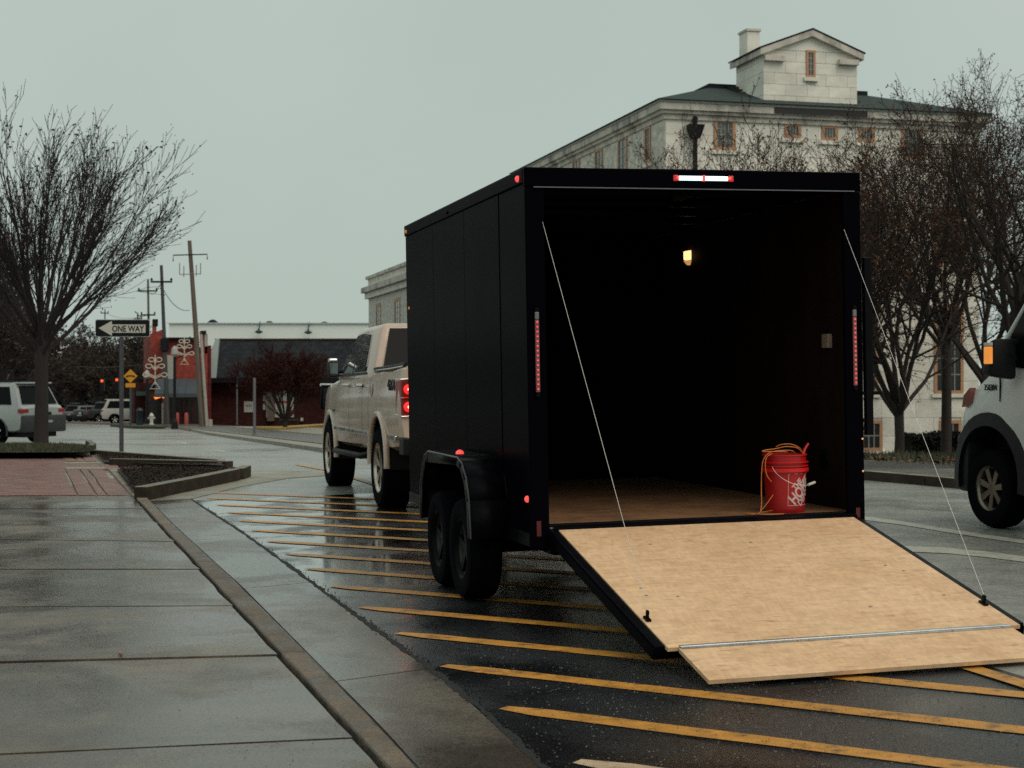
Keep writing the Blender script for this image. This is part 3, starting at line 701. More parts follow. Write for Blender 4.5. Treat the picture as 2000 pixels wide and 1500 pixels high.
# lamp, switch and vent on the right inner wall
lm = MB().prism([(W-.04, 2.70, 2.31), (W-.04, 2.80, 2.31), (W-.04, 2.80, 2.385), (W-.04, 2.70, 2.385)], [(W-.075, 2.71, 2.315), (W-.075, 2.79, 2.315), (W-.075, 2.79, 2.38), (W-.075, 2.71, 2.38)]).build('wall_lamp', warmglow, T, bevel=.006)
MB().prism([(W-.04, 2.73, 2.27), (W-.04, 2.77, 2.27), (W-.04, 2.80, 2.308), (W-.04, 2.70, 2.308)], [(W-.06, 2.735, 2.275), (W-.06, 2.765, 2.275), (W-.075, 2.79, 2.308), (W-.075, 2.71, 2.308)]).build('lamp_base', warmshade, lm)
bx('switch_box', M('tan_plastic', (.3, .22, .17), .5), T, W-.075, W-.04, .27, .36, 1.57, 1.66, bevel=.006)
MB().lathe([(.001, -.012), (.055, -.012), (.07, 0)], 'x', (W-.038, .42, .85), 24, close=False).build('wall_vent', blackmetal, T)
bx('ceiling_lamp', blackmetal, T, W/2-.05, W/2+.05, .25, .32, 2.5, 2.58, bevel=.01)
# cam bar rack on the right side
m = MB().box(2.19, 2.24, .02, .06, 1.02, 2.13)
m.build('lock_bar', blackmetal, T, bevel=.006)
bx('lock_bar', blackmetal, T, 2.262, 2.285, .10, .13, 1.25, 1.9, bevel=.004)
for z in (2.02, 2.09, 1.05, 1.10, 1.88, 1.27): bx('bracket', blackmetal, T, 2.135, 2.30 if z in (1.88, 1.27) else 2.22, .03, .055 if z not in (1.88, 1.27) else .12, z, z+.022)
for z in (1.0, .8): marker(W-.0, -.037, z, .006, '-y', warmshade)
# ramp door (swings as one leaf about its hinge)
A = math.atan2(.40, 1.825)
def rp(x, s, h=0): return (x, -.05-cos(A)*s-sin(A)*h, .525-sin(A)*s+cos(A)*h)
def rbox(mb, x0, x1, s0, s1, h0, h1):
    return mb.prism([rp(x0, s0, h0), rp(x1, s0, h0), rp(x1, s1, h0), rp(x0, s1, h0)], [rp(x0, s0, h1), rp(x1, s0, h1), rp(x1, s1, h1), rp(x0, s1, h1)])
rd = rbox(MB(), .09, 2.10, .0, 1.83, -.075, -.021).build('ramp_door', blackpaint, T, bevel=.006)
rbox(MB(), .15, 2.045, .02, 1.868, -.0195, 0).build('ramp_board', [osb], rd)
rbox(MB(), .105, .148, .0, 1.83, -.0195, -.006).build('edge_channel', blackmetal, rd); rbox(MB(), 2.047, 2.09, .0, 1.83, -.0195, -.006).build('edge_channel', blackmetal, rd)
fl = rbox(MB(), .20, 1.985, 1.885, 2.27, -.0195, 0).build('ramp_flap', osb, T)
m = MB(); rbox(m, .21, 1.98, 1.853, 1.874, .0005, .004); rbox(m, .21, 1.98, 1.878, 1.899, .0005, .004)
m.tube([rp(.21, 1.876, .005), rp(1.98, 1.876, .005)], .005, 8)
m.build('flap_hinge', alu, T)
m = MB()
random.seed(4)
for x in [.25+i*.28 for i in range(7)]:
    for s in (1.862, 1.89): m.lathe([(.0001, .003), (.004, .002), (.006, 0)], 'z', rp(x, s, .004), 8, close=False)
for x, s in ((.30, 1.05), (.29, 1.16), (.45, 1.2), (1.8, .9), (1.86, 1.0), (1.2, .4), (.6, .35), (1.4, 1.5), (1.88, 1.4)): m.lathe([(.0001, .003), (.007, .0025), (.010, 0)], 'z', rp(x, s, .0), 10, close=False)
m.build('bolts', steel, T, kind='stuff')
rbox(MB(), .13, 2.07, -.02, .018, -.012, .012).build('ramp_hinge', blackmetal, T)
for sx, ax, az, s in ((.175, .092, 2.375, 1.50), (2.02, W-.10, 2.34, 1.56)):
    p1 = Vector(rp(sx, s, .045)); p0 = Vector((ax, -.0, az))
    MB().tube([p0, p0.lerp(p1, .5), p1], .0016, 6).build('ramp_cable', M('cable_steel', (.42, .42, .40), .4, metal=.5), T)
    m = MB(); rbox(m, sx-.012, sx+.012, s-.03, s+.03, 0, .012); m.lathe([(.012, -.006), (.012, .006)], 'x', rp(sx, s, .035), 12); rbox(m, sx-.005, sx+.005, s-.012, s+.012, .012, .05)
    m.build('cable_anchor', blackmetal, T)
rd['label'] = 'black ramp door panel lowered behind the trailer'

# ------------------------------------------------------------------ bucket with cord
MT = T.matrix_basis.copy() if False else (Matrix.Translation(T.location) @ T.rotation_euler.to_matrix().to_4x4())
def tw(x, y, z): return MT @ Vector((x, y, z))
BW = tw(1.700, .170, .549)
B = empty('bucket', BW, (0, -.018, TR), 'red plastic bucket with a white square logo on the trailer floor', 'bucket')
rb, rt, hb = .119, .135, .362
MB().lathe([(.001, 0), (rb-.006, 0), (rb, .012), (rb+.001, .03), (rt-.004, hb-.105), (rt-.004, hb), (rt-.009, hb), (rt-.009, hb-.1), (rb-.006, .02), (.001, .012)], 'z', (0, 0, 0), 48, close=False).build('pail', plasticred, B, smooth=40)
m = MB()
m.lathe([(rt-.004, hb-.005), (rt+.004, hb-.003), (rt+.004, hb-.008), (rt-.004, hb-.010)], 'z', (0, 0, 0), 48, close=False)
for z0, dz, rr in ((hb-.052, .004, .012), (hb-.075, .004, .010), (hb-.108, .022, .012)): m.lathe([(rt-.004, z0-.002), (rt+rr, z0), (rt+rr, z0+dz), (rt-.004, z0+dz+.002)], 'z', (0, 0, 0), 48, close=False)
m.build('rim', M('bright_red_plastic', (.62, .012, .012), .35, var=.1), B, smooth=40)
# wire bail hanging in front, white grip
va = -TR
def cyl(r, ang, z): return (r*cos(ang), r*sin(ang), z)
bail = []
a0, a1 = R(-146), R(2)
for i in range(25):
    f = i/24; ang = a0+(a1-a0)*f; sag = sin(pi*min(1, f/1.0))**.8
    bail.append(cyl(rt+.012+.03*sin(pi*f), ang, hb-.075-.115*sag))
MB().tube(bail[:17], .0019, 6).build('bail', M('bail_wire', (.6, .45, .42), .4, metal=.3), B)
g0, g1 = Vector(bail[14]), Vector(bail[16])+Vector((.012, 0, -.002))
MB().tube([g0+(g1-g0)*-.1, g1+Vector((.012, 0, .004))], .0085, 10).build('grip', plastic_w, B, smooth=60)
# square logo print wrapped on the pail: frame plus slanted block lettering
inkm = M('white_print', (.62, .45, .43), .5, var=.12, scale=20)
LC, LS = R(-62), .198                                # centre angle on the pail, side length
zc = .145
def wrap(me, lift=.0012, sub=2):
    bm = bmesh.new(); bm.from_mesh(me)
    bmesh.ops.triangulate(bm, faces=bm.faces)
    for _ in range(sub):
        es = [e for e in bm.edges if e.calc_length() > .012]
        if es: bmesh.ops.subdivide_edges(bm, edges=es, cuts=1); bmesh.ops.triangulate(bm, faces=bm.faces)
    for v in bm.verts:
        x, y, d = v.co; z = zc+y; r = rb+.001+(rt-.005-rb)*(z/(hb-.105))+lift+d; a = LC+x/r
        v.co = (r*cos(a), r*sin(a), z)
    bm.to_mesh(me); bm.free(); return me
logo = MB()
h_ = LS/2; tk = .0028
for x0, x1, y0, y1 in ((-h_, -h_+tk, -h_, h_), (h_-tk, h_, -h_, h_), (-h_+tk, h_-tk, -h_, -h_+tk), (-h_+tk, h_-tk, h_-tk, h_)): logo.sheet([(x0, y0, 0), (x1, y0, 0), (x1, y1, 0), (x0, y1, 0)])
lo = logo.build('logo_frame', inkm, B); wrap(lo.data)
for body, sz, cx_, cy_, sx in (('THE', .052, -.036, .032, .85), ('HOME', .098, -.006, -.006, .74), ('DEPOT', .056, .030, -.042, .85)):
    me = text_mesh(body, sz, 0.0003, bold=.003 if sz > .06 else .0016, sx=sx, spacing=.95)
    me.transform(Matrix.Rotation(R(45), 4, 'Z')); me.transform(Matrix.Translation((cx_, cy_, 0))); me.materials.clear(); me.materials.append(inkm)
    wrap(me); o = bpy.data.objects.new('lettering', me); COL.objects.link(o); o.parent = B
# orange cord spilling out, red handle sticking up
C_ = empty('extension_cord', BW, (0, -.018, TR), 'thin orange cord coiled in the red bucket and trailing onto the floor', 'cord')
def smoothpath(P, n=8):
    P = [Vector(p) for p in P]; out = []
    for i in range(len(P)-1):
        a, b, c, d = P[max(0, i-1)], P[i], P[i+1], P[min(len(P)-1, i+2)]
        for k in range(n):
            t = k/n; out.append(.5*((2*b)+(c-a)*t+(2*a-5*b+4*c-d)*t*t+(3*b-a-3*c+d)*t**3))
    return out+[P[-1]]
MB().tube(smoothpath([(.05, -.06, .36), (-.0, -.11, .385), (-.07, -.13, .39), (-.15, -.12, .38), (-.19, -.11, .34), (-.20, -.10, .27), (-.205, -.10, .15), (-.21, -.11, .06), (-.235, -.13, .01), (-.29, -.12, .006), (-.30, -.06, .006), (-.27, -.10, .006), (-.24, -.17, .006), (-.17, -.2, .006), (-.10, -.19, .006)]), .0032, 6).build('cord', orange_cord, C_)
MB().tube(smoothpath([(.09, -.08, .36), (.04, -.1, .40), (-.04, -.11, .412), (-.10, -.09, .40), (-.17, -.08, .392), (-.19, -.1, .385), (-.13, -.13, .385), (-.04, -.12, .38), (.0, -.05, .36)]), .0032, 6).build('cord', orange_cord, C_)
MB().tube(smoothpath([(-.12, -.08, .37), (-.17, -.11, .35), (-.185, -.12, .30), (-.175, -.12, .24), (-.15, -.13, .20)]), .0028, 6).build('cord', orange_cord, C_)
MB().tube(smoothpath([(-.14, -.13, .12), (-.18, -.13, .07), (-.22, -.12, .02), (-.2, -.08, .01), (-.13, -.1, .02)]), .0028, 6).build('cord', orange_cord, C_)
MB().tube(smoothpath([(.10, -.05, .37), (.06, -.09, .40), (.0, -.10, .425), (-.06, -.09, .425), (-.09, -.07, .41)]), .003, 6).build('cord', orange_cord, C_)
hd = MB().tube([tw(1.70+.085, .10, .88), tw(1.70+.11, .11, .94), tw(1.70+.135, .11, .975)], [.009, .008, .007], 8).build('tool_handle', M('red_handle', (.55, .03, .03), .4), smooth=60)
tag(hd, 'short red handle poking up out of the red bucket', 'handle')

# ------------------------------------------------------------------ cars and trucks
def loft(st, parent, name, mat, rake=0, cyls=(), smooth=28, crown=.03, prof=None):
    """closed body from stations (y, z_bottom, z_top, half width)"""
    m = MB(); rings = []
    for y, zb, zt, w_ in st:
        h = zt-zb
        half = prof(w_, zb, zt) if prof else [(0, zb), (w_*.86, zb), (w_*.965, zb+h*.06), (w_*.995, zb+h*.3), (w_, zb+h*.55), (w_*.985, zb+h*.8), (w_*.955, zt-h*.05), (w_*.90, zt), (w_*.45, zt+crown*.7), (0, zt+crown)]
        ring = [(x, y, z) for x, z in half]+[(-x, y, z) for x, z in half[-2:0:-1]]
        rings.append(ring)
    n = len(rings[0]); m.v = [(x, y, z-rake*y) for r in rings for x, y, z in r]
    for i in range(len(rings)-1):
        for k in range(n): m.f.append((i*n+k, i*n+(k+1) % n, (i+1)*n+(k+1) % n, (i+1)*n+k))
    m.f += [tuple(range(n)), tuple(range((len(rings)-1)*n, len(rings)*n))[::-1]]; m.m = [0]*len(m.f)
    o = m.build(name, mat, None)
    if cyls:
        cm = MB()
        for y, z, r in cyls: cm.lathe([(r, -1.4), (r, 1.4)], 'x', (0, y, z), 36)
        c = cm.build('cutter', mat)
        b = o.modifiers.new('b', 'BOOLEAN'); b.object = c; b.operation = 'DIFFERENCE'; b.solver = 'EXACT'
        me = evaluated(o); o.modifiers.clear(); old = o.data; o.data = me; bpy.data.meshes.remove(old)
        bpy.data.objects.remove(c)
    o.data.polygons.foreach_set('use_smooth', [True]*len(o.data.polygons)); o.data.set_sharp_from_angle(angle=R(smooth))
    o.parent = parent; return o
class Green:
    """glasshouse: hexahedron between belt and roof; panes follow its faces"""
    def __init__(s, yb0, yt0, yt1, yb1, zb, zt, wb, wt, rake=0): s.__dict__.update(locals())
    def P(s, y, z, side, off=0):
        f = (z-s.zb)/(s.zt-s.zb); return (side*(s.wb+(s.wt-s.wb)*f+off), y, z-s.rake*y)
    def body(s, parent, mat, name='cab', bevel=.07):
        b = [(x, y, s.zb-s.rake*y-.03) for x, y in ((-s.wb, s.yb0), (s.wb, s.yb0), (s.wb, s.yb1), (-s.wb, s.yb1))]
        t = [(x, y, s.zt-s.rake*y) for x, y in ((-s.wt, s.yt0), (s.wt, s.yt0), (s.wt, s.yt1), (-s.wt, s.yt1))]
        return MB().prism(b, t).build(name, mat, parent, smooth=35, bevel=bevel)
    def pane(s, poly, parent, mat=None, off=.008, name='window', sides=(-1, 1), th=.012):
        for sd in sides:
            MB().prism([s.P(y, z, sd, off-th) for y, z in poly], [s.P(y, z, sd, off) for y, z in poly]).build(name, mat or glassd, parent)
    def endpane(s, front, f0, f1, wfr, parent, mat=None, name='windscreen'):
        y0, y1 = (s.yb1, s.yt1) if front else (s.yb0, s.yt0)
        o = .032 if front else -.032; q = []
        for f, in ((f0,), (f1,)):
            y = y0+(y1-y0)*f; z = s.zb+(s.zt-s.zb)*f; w_ = (s.wb+(s.wt-s.wb)*f)*wfr; q.append((y, z-s.rake*y, w_))
        (ya, za, wa), (yb, zb_, wb_) = q
        MB().prism([(-wa, ya+o, za), (wa, ya+o, za), (wb_, yb+o, zb_), (-wb_, yb+o, zb_)], [(-wa, ya-o, za), (wa, ya-o, za), (wb_, yb-o, zb_), (-wb_, yb-o, zb_)]).build(name, mat or glassd, parent)
def arc(parent, name, mat, x, y, z, r, tube=.03, a0=-15, a1=195, n=20, flat=.6):
    for sd in (-1, 1):
        m = MB(); pts = [(sd*x, y+r*cos(R(a0+(a1-a0)*i/n)), z+r*sin(R(a0+(a1-a0)*i/n))) for i in range(n+1)]
        m.tube(pts, tube, 8).build(name, mat, parent, smooth=50)

def arch_shell(parent, y, z, r, xo_=.96, xi_=.55):
    for sd in (-1, 1):
        m = MB()
        for i in range(18):
            a0, a1 = R(-10+200*i/18), R(-10+200*(i+1)/18)
            m.add([(sd*xo_, y+r*cos(a0), z+r*sin(a0)), (sd*xo_, y+r*cos(a1), z+r*sin(a1)), (sd*xi_, y+r*cos(a1), z+r*sin(a1)), (sd*xi_, y+r*cos(a0), z+r*sin(a0))], [(0, 1, 2, 3)])
        m.add([(sd*xi_, y+r*cos(R(-10+10*i)), z+r*sin(R(-10+10*i))) for i in range(21)], [tuple(range(21))])
        m.build('wheel_liner', darktrim, parent)
# the pickup towing the trailer
PK = empty('pickup_truck', (-.49, 17.52, G(-.5, 17.5)-.01), (0, -.006, R(15.1)), 'cream crew cab pickup truck hitched in front of the black trailer', 'truck')
rk = .012
zt = 1.50
st = [(-1.13, .70, zt+.02, .955), (-1.08, .64, zt+.03, .985), (-.6, .62, zt, 1.0), (0, .62, zt, 1.005), (.55, .62, zt-.01, 1.0), (.62, .62, zt-.03, 1.0), (1.8, .6, zt-.05, 1.0), (2.95, .6, zt-.05, .995), (3.1, .6, zt-.07, .99), (3.6, .62, zt-.09, .98), (4.2, .64, zt-.13, .955), (4.45, .66, zt-.2, .90), (4.55, .7, zt-.32, .82)]
body = loft(st, PK, 'body', truckpaint, rk, cyls=((0, .52, .50), (3.66, .50, .50)))
gr = Green(.60, .83, 2.35, 3.3, zt-.06, 2.045, .955, .79, rk)
cab = gr.body(PK, truckpaint, 'cab')
gr.pane([(1.08, 1.50), (1.08, 1.55), (1.30, 1.93), (1.92, 1.965), (1.92, 1.50)], PK, glass_s); gr.pane([(2.0, 1.50), (2.0, 1.965), (2.32, 1.95), (2.95, 1.50)], PK, glass_s)
gr.pane([(1.0, 1.465), (1.0, 1.49), (3.0, 1.49), (3.0, 1.465)], PK, darktrim, off=.012, name='belt_moulding')
gr.pane([(1.925, 1.50), (1.925, 1.965), (1.995, 1.965), (1.995, 1.50)], PK, darktrim, off=.006, name='door_pillar')
gr.endpane(False, .10, .90, .88, PK, glassd, 'rear_window'); gr.endpane(True, .08, .92, .9, PK, glassd, 'windscreen')
for s in (-1, 1):
    MB().tube([(s*.905, .64, zt+.005), (s*.915, -.4, zt+.022), (s*.90, -1.1, zt+.045)], .024, 8).build('bed_rail', darktrim, PK, smooth=60)
    MB().tube([(s*.925, .64, zt-.012), (s*.945, -.4, zt+.002), (s*.925, -1.08, zt+.025)], .010, 6).build('rail_trim', chrome, PK)
    # tail lamp
    tl = MB().prism([(s*.80, -1.145, 1.02), (s*.955, -1.135, 1.02), (s*.965, -1.14, 1.38), (s*.81, -1.15, 1.40)], [(s*.80, -1.06, 1.02), (s*.992, -.98, 1.04), (s*.995, -1.0, 1.38), (s*.81, -1.07, 1.40)]).build('tail_light', M('smoked_red_lens', (.10, .025, .025), .2, emit=(1, .04, .03), estr=.05), PK, bevel=.01)
    for z in (1.11, 1.29):
        MB().lathe([(.001, -.03), (.035, -.028), (.048, -.015), (.052, 0)], 'y', (s*.885, -1.142, z), 18, close=False).build('lit_lamp', M('lit_tail_lamp', (.8, .05, .04), .3, emit=(1, .015, .015), estr=1.5), tl)
        MB().lathe([(.001, -.04), (.016, -.036), (.018, -.02)], 'y', (s*.885, -1.142, z), 12, close=False).build('bulb', M('bulb_glow', (1, .5, .5), .3, emit=(1, .35, .3), estr=4), tl)
    MB().box(s*.80-.01, s*.80+.01, -1.16, -1.13, 1.0, 1.42).tube([(s*.80, -1.155, 1.02), (s*.955, -1.145, 1.01), (s*.992, -.99, 1.03)], .008, 6).tube([(s*.81, -1.155, 1.40), (s*.965, -1.145, 1.39), (s*.995, -1.0, 1.39)], .008, 6).tube([(s*.80, -1.155, 1.2), (s*.97, -1.14, 1.2)], .009, 6).build('lamp_bezel', chrome, tl)
    # door handles
    for y in (1.16, 2.12):
        MB().tube([(s*.985, y-.12, 1.32), (s*1.03, y-.09, 1.325), (s*1.03, y+.09, 1.325), (s*.985, y+.12, 1.32)], .02, 8).build('door_handle', chrome, PK, smooth=60)
        MB().lathe([(.001, s*.006), (.014, s*.004), (.016, 0)], 'x', (s*.995, y+.02, 1.25), 12, close=False).build('lock', chrome, PK)
    # chrome sill trim
    MB().box(min(s*.99, s*1.012), max(s*.99, s*1.012), .58, 3.08, .755, .805).build('sill_trim', chrome, PK, bevel=.006)
    MB().box(min(s*.985, s*1.008), max(s*.985, s*1.008), -1.02, -.56, .76, .81).build('sill_trim', chrome, PK, bevel=.006)
    MB().tube([(s*.96, .7, .55), (s*1.04, .85, .52), (s*1.04, 2.8, .5), (s*.96, 2.95, .53)], .035, 8).build('step_bar', blackmetal, PK, smooth=60)
    # tow mirror
    MB().tube([(s*.90, 2.98, 1.50), (s*1.02, 2.97, 1.49)], .03, 8).build('mirror_arm', darktrim, PK)
    mr_ = MB().box(min(s*.965, s*1.10), max(s*.965, s*1.10), 2.90, 3.02, 1.42, 1.62).build('mirror', darktrim, PK, bevel=.03, smooth=40)
    MB().box(min(s*.975, s*1.09), max(s*.975, s*1.09), 2.93, 3.03, 1.605, 1.66).build('mirror_cap', chrome, mr_, bevel=.02)
    bx('mirror_glass', M('mirror_glass', (.25, .28, .28), .05, metal=1), mr_, min(s*.98, s*1.085), max(s*.98, s*1.085), 2.894, 2.899, 1.44, 1.6)
    # seams follow the curved side
    for y, z0, z1 in ((.60, .64, 1.47), (1.04, .64, 1.46), (1.96, .62, 1.46), (3.02, .62, 1.43)):
        pr = [(.965, .06), (.995, .3), (1.0, .55), (.985, .8), (.955, .95)]
        m = MB()
        for (xa_, fa), (xb_, fb) in zip(pr, pr[1:]):
            za_, zb_ = z0+(z1-z0)*fa-rk*y, z0+(z1-z0)*fb-rk*y
            m.add([(s*(xa_+.0035), y-.004, za_), (s*(xa_+.0035), y+.004, za_), (s*(xb_+.0035), y+.004, zb_), (s*(xb_+.0035), y-.004, zb_)], [(0, 1, 2, 3)])
        m.build('door_seam', darktrim, PK)
    MB().lathe([(.001, s*.004), (.075, s*.003), (.08, 0)], 'x', (s*1.0, .40, 1.28), 24, close=False).build('fuel_door' if s < 0 else 'side_badge', truckpaint, PK)
    MB().box(min(s*.98, s*.999), max(s*.98, s*.999), 3.12, 3.27, .99, 1.01).build('badge', darktrim, PK)
arch_shell(PK, 0, .52, .492, .985); arch_shell(PK, 3.66, .46, .492, .95)
arc(PK, 'fender_flare', truckpaint, .995, 0, .52-.0, .50, .035, -8, 188); arc(PK, 'fender_flare', truckpaint, .965, 3.66, .47, .50, .035, -8, 188)
MB().box(-.9, .9, -1.32, -1.14, .60, .80).build('rear_bumper', chrome, PK, bevel=.03, smooth=40)
MB().box(-.97, -.9, -1.28, -1.05, .62, .80).build('bumper_end', darktrim, PK, bevel=.015); MB().box(.9, .97, -1.28, -1.05, .62, .80).build('bumper_end', darktrim, PK, bevel=.015)
bx('tailgate', truckpaint, PK, -.79, .79, -1.175, -1.13, .86, 1.50, bevel=.015)
bx('tailgate_handle', darktrim, PK, -.12, .12, -1.185, -1.176, 1.3, 1.38, bevel=.01)
bx('front_bumper', darktrim, PK, -.9, .9, 4.5, 4.72, .62, .95, bevel=.04)
# brush guard standing out in front
for s in (-1, 1):
    MB().tube([(s*.55, 4.75, .7), (s*.55, 4.78, 1.28), (s*.93, 4.62, 1.29), (s*.95, 4.58, 1.0), (s*.80, 4.6, .98)], .024, 8).build('brush_guard', darktrim if s > 0 else blackmetal, PK, smooth=60)
    MB().tube([(s*.7, 4.74, 1.315), (s*.95, 4.64, 1.32)], .02, 8).build('guard_rail', chrome, PK, smooth=60)
    bx('guard_mesh', darktrim, PK, min(s*.6, s*.93), max(s*.6, s*.93), 4.6, 4.615, 1.0, 1.28)
bx('chassis', darktrim, PK, -.6, .6, -1.1, 4.3, .45, .66); bx('wheel_liner', darktrim, PK, -.72, .72, -.62, .62, .5, 1.15); bx('wheel_liner', darktrim, PK, -.70, .70, 3.1, 4.2, .5, 1.12)
MB().tube([(-.9, 0, .42), (.9, 0, .42)], .06, 8).build('axle', darktrim, PK)
chr2 = M('polished_rim', (.62, .54, .46), .25, metal=.95, var=.25, scale=8)
for y in (0, 3.66):
    for s in (-1, 1): wheel(PK, s*1.0, y, .432, .432, .30, .27, s, chr2, 7, 'double', chunky=True, n=48)
text_obj('lettering', '4X4', .125, darktrim, PK, Matrix.Translation((-.995, -.77, 1.335)) @ Matrix.Rotation(-pi/2, 4, 'Z') @ Matrix.Rotation(pi/2, 4, 'X'), bold=.002, extrude=.005, fit=(.42, .115))

# white van passing on the right (front axle at origin)
ax, ay = 4.29, 14.3
VR = R(17)
VN = empty('cargo_van', (ax+cos(VR)*.99, ay+sin(VR)*.99, G(ax+.9, ay)), (0, 0, VR), 'white cargo van with black wheel arch cut off at the right edge', 'van')
wpaint = M('van_white_paint', (.62, .63, .61), .35, var=.05, scale=2, coat=.3, dirt=(.42, .42, .39), dscale=1.3, dth=(.5, .9))
def vprof(w_, zb, zt):
    h = zt-zb; return [(0, zb), (w_*.9, zb), (w_, zb+h*.1), (w_, zb+h*.55), (w_*.985, zb+h*.78), (w_*.95, zt-h*.09), (w_*.86, zt-h*.01), (w_*.4, zt+.02), (0, zt+.03)]
vb = loft([(-4.45, .4, 2.40, .95), (-4.35, .35, 2.5, .99), (-2.0, .33, 2.5, 1.0), (-1.15, .33, 2.5, 1.0), (-.95, .33, 2.42, 1.0), (-.62, .33, 2.08, 1.0), (-.30, .33, 1.70, 1.0), (-.1, .33, 1.53, .995), (.12, .33, 1.42, .985), (.32, .33, 1.32, .965), (.50, .35, 1.20, .93), (.62, .38, 1.05, .88), (.70, .42, .85, .80)], VN, 'body', wpaint, 0, cyls=((0, .46, .47), (-3.45, .42, .42)), prof=vprof)
def plate(name, mat, pts, x, th, parent):
    s = -1 if x < 0 else 1
    return MB().prism([(x, y, z) for y, z in pts], [(x+s*th, y, z) for y, z in pts]).build(name, mat, parent)
for s in (-1, 1):
    pts = []
    n = 20
    for i in range(n+1):
        a = R(-12+(204)*i/n); pts.append((.66*cos(a)*(.93 if cos(a) > 0 else 1), .44+.60*sin(a)))
    inner = [(.48*cos(R(-12+204*i/n)), .44+.48*sin(R(-12+204*i/n))) for i in range(n+1)]
    m = MB()
    for i in range(n):
        q = [pts[i], pts[i+1], inner[i+1], inner[i]]
        def xo(p): return .985-(max(0, p[0]-.2)**2)*.30
        m.prism([(s*(xo(p)-.04), *p) for p in q], [(s*(xo(p)+(.03 if j > 1 else .012)), *p) for j, p in enumerate(q)])
    m.build('arch_cladding', darktrim, VN, smooth=50)
    plate('side_window', glassd, [(-.75, 1.42), (-.72, 2.05), (-.62, 2.0), (-.30, 1.64), (-.28, 1.45)][::1], s*.985, .02, VN)
    plate('side_window', glassd, [(-1.75, 1.42), (-1.75, 2.1), (-.82, 2.1), (-.80, 1.42)], s*.985, .02, VN)
    plate('door_seam', darktrim, [(-.195, 1.14), (-.187, 1.14), (-.187, 1.52), (-.195, 1.52)], s*.987, .014, VN)
    plate('door_seam', darktrim, [(-1.9, .5), (-1.89, .5), (-1.89, 2.2), (-1.9, 2.2)], s*.99, .014, VN)
    # big mirror
    MB().tube([(s*.97, -.42, 1.52), (s*1.12, -.46, 1.5)], .035, 8).tube([(s*.97, -.45, 1.66), (s*1.12, -.46, 1.66)], .03, 8).build('mirror_arm', darktrim, VN)
    mm = MB().prism([(s*1.05, -.53, 1.33), (s*1.30, -.50, 1.36), (s*1.31, -.36, 1.38), (s*1.05, -.30, 1.34)], [(s*1.05, -.53, 1.70), (s*1.27, -.50, 1.70), (s*1.27, -.40, 1.66), (s*1.05, -.34, 1.66)]).build('mirror', darktrim, VN, bevel=.035, smooth=40)
    bx('turn_lamp', amberglow, mm, min(s*1.285, s*1.318), max(s*1.285, s*1.318), -.515, -.42, 1.47, 1.62, bevel=.008)
    bx('lamp_edge', plastic_w, mm, min(s*1.285, s*1.318), max(s*1.285, s*1.318), -.515, -.42, 1.625, 1.655, bevel=.005)
    plate('headlight', M('red_side_lens', (.17, .045, .035), .25), [(.30, 1.12), (.46, 1.08), (.43, 1.19), (.33, 1.26)], s*.90, .065, VN)
    MB().tube([(s*.992, -.22, 1.50), (s*.99, -.30, 1.70), (s*.96, -.62, 2.07), (s*.93, -.95, 2.40)], .024, 8).build('pillar', wpaint, VN, smooth=60)
arch_shell(VN, 0, .46, .462, .97); arch_shell(VN, -3.45, .42, .412, .98)
m = MB().prism([(-.75, -.05, 1.56), (.75, -.05, 1.56), (.80, -.85, 2.36), (-.80, -.85, 2.36)], [(-.75, -.03, 1.585), (.75, -.03, 1.585), (.80, -.83, 2.385), (-.80, -.83, 2.385)]).build('windscreen', glassd, VN)
bp = []
for y, w_ in ((.35, .975), (.52, .95), (.66, .88), (.75, .78)): bp.append((y, w_))
m = MB(); m.prism([(-w_, y, .30) for y, w_ in bp]+[(w_, y, .30) for y, w_ in bp[::-1]], [(-w_, y, .82) for y, w_ in bp]+[(w_, y, .82) for y, w_ in bp[::-1]]); m.build('front_bumper', darktrim, VN, bevel=.03, smooth=40)
bx('wheel_liner', darktrim, VN, -.7, .7, -.5, .5, .3, .98); bx('underbody', darktrim, VN, -.7, .7, -4.2, .4, .25, .42)
for y in (0, -3.45):
    for s in (-1, 1): wheel(VN, s*.985, y, .355, .355, .235, .20, s, M('dark_alloy', (.22, .19, .15), .3, metal=.9), 7, 'spoke', n=40)
text_obj('lettering', '350304', .085, darktrim, VN, Matrix.Translation((-.987, -.03, 1.265)) @ Matrix.Rotation(-pi/2, 4, 'Z') @ Matrix.Rotation(pi/2, 4, 'X'), bold=0, extrude=.0035, fit=(.19, .055))

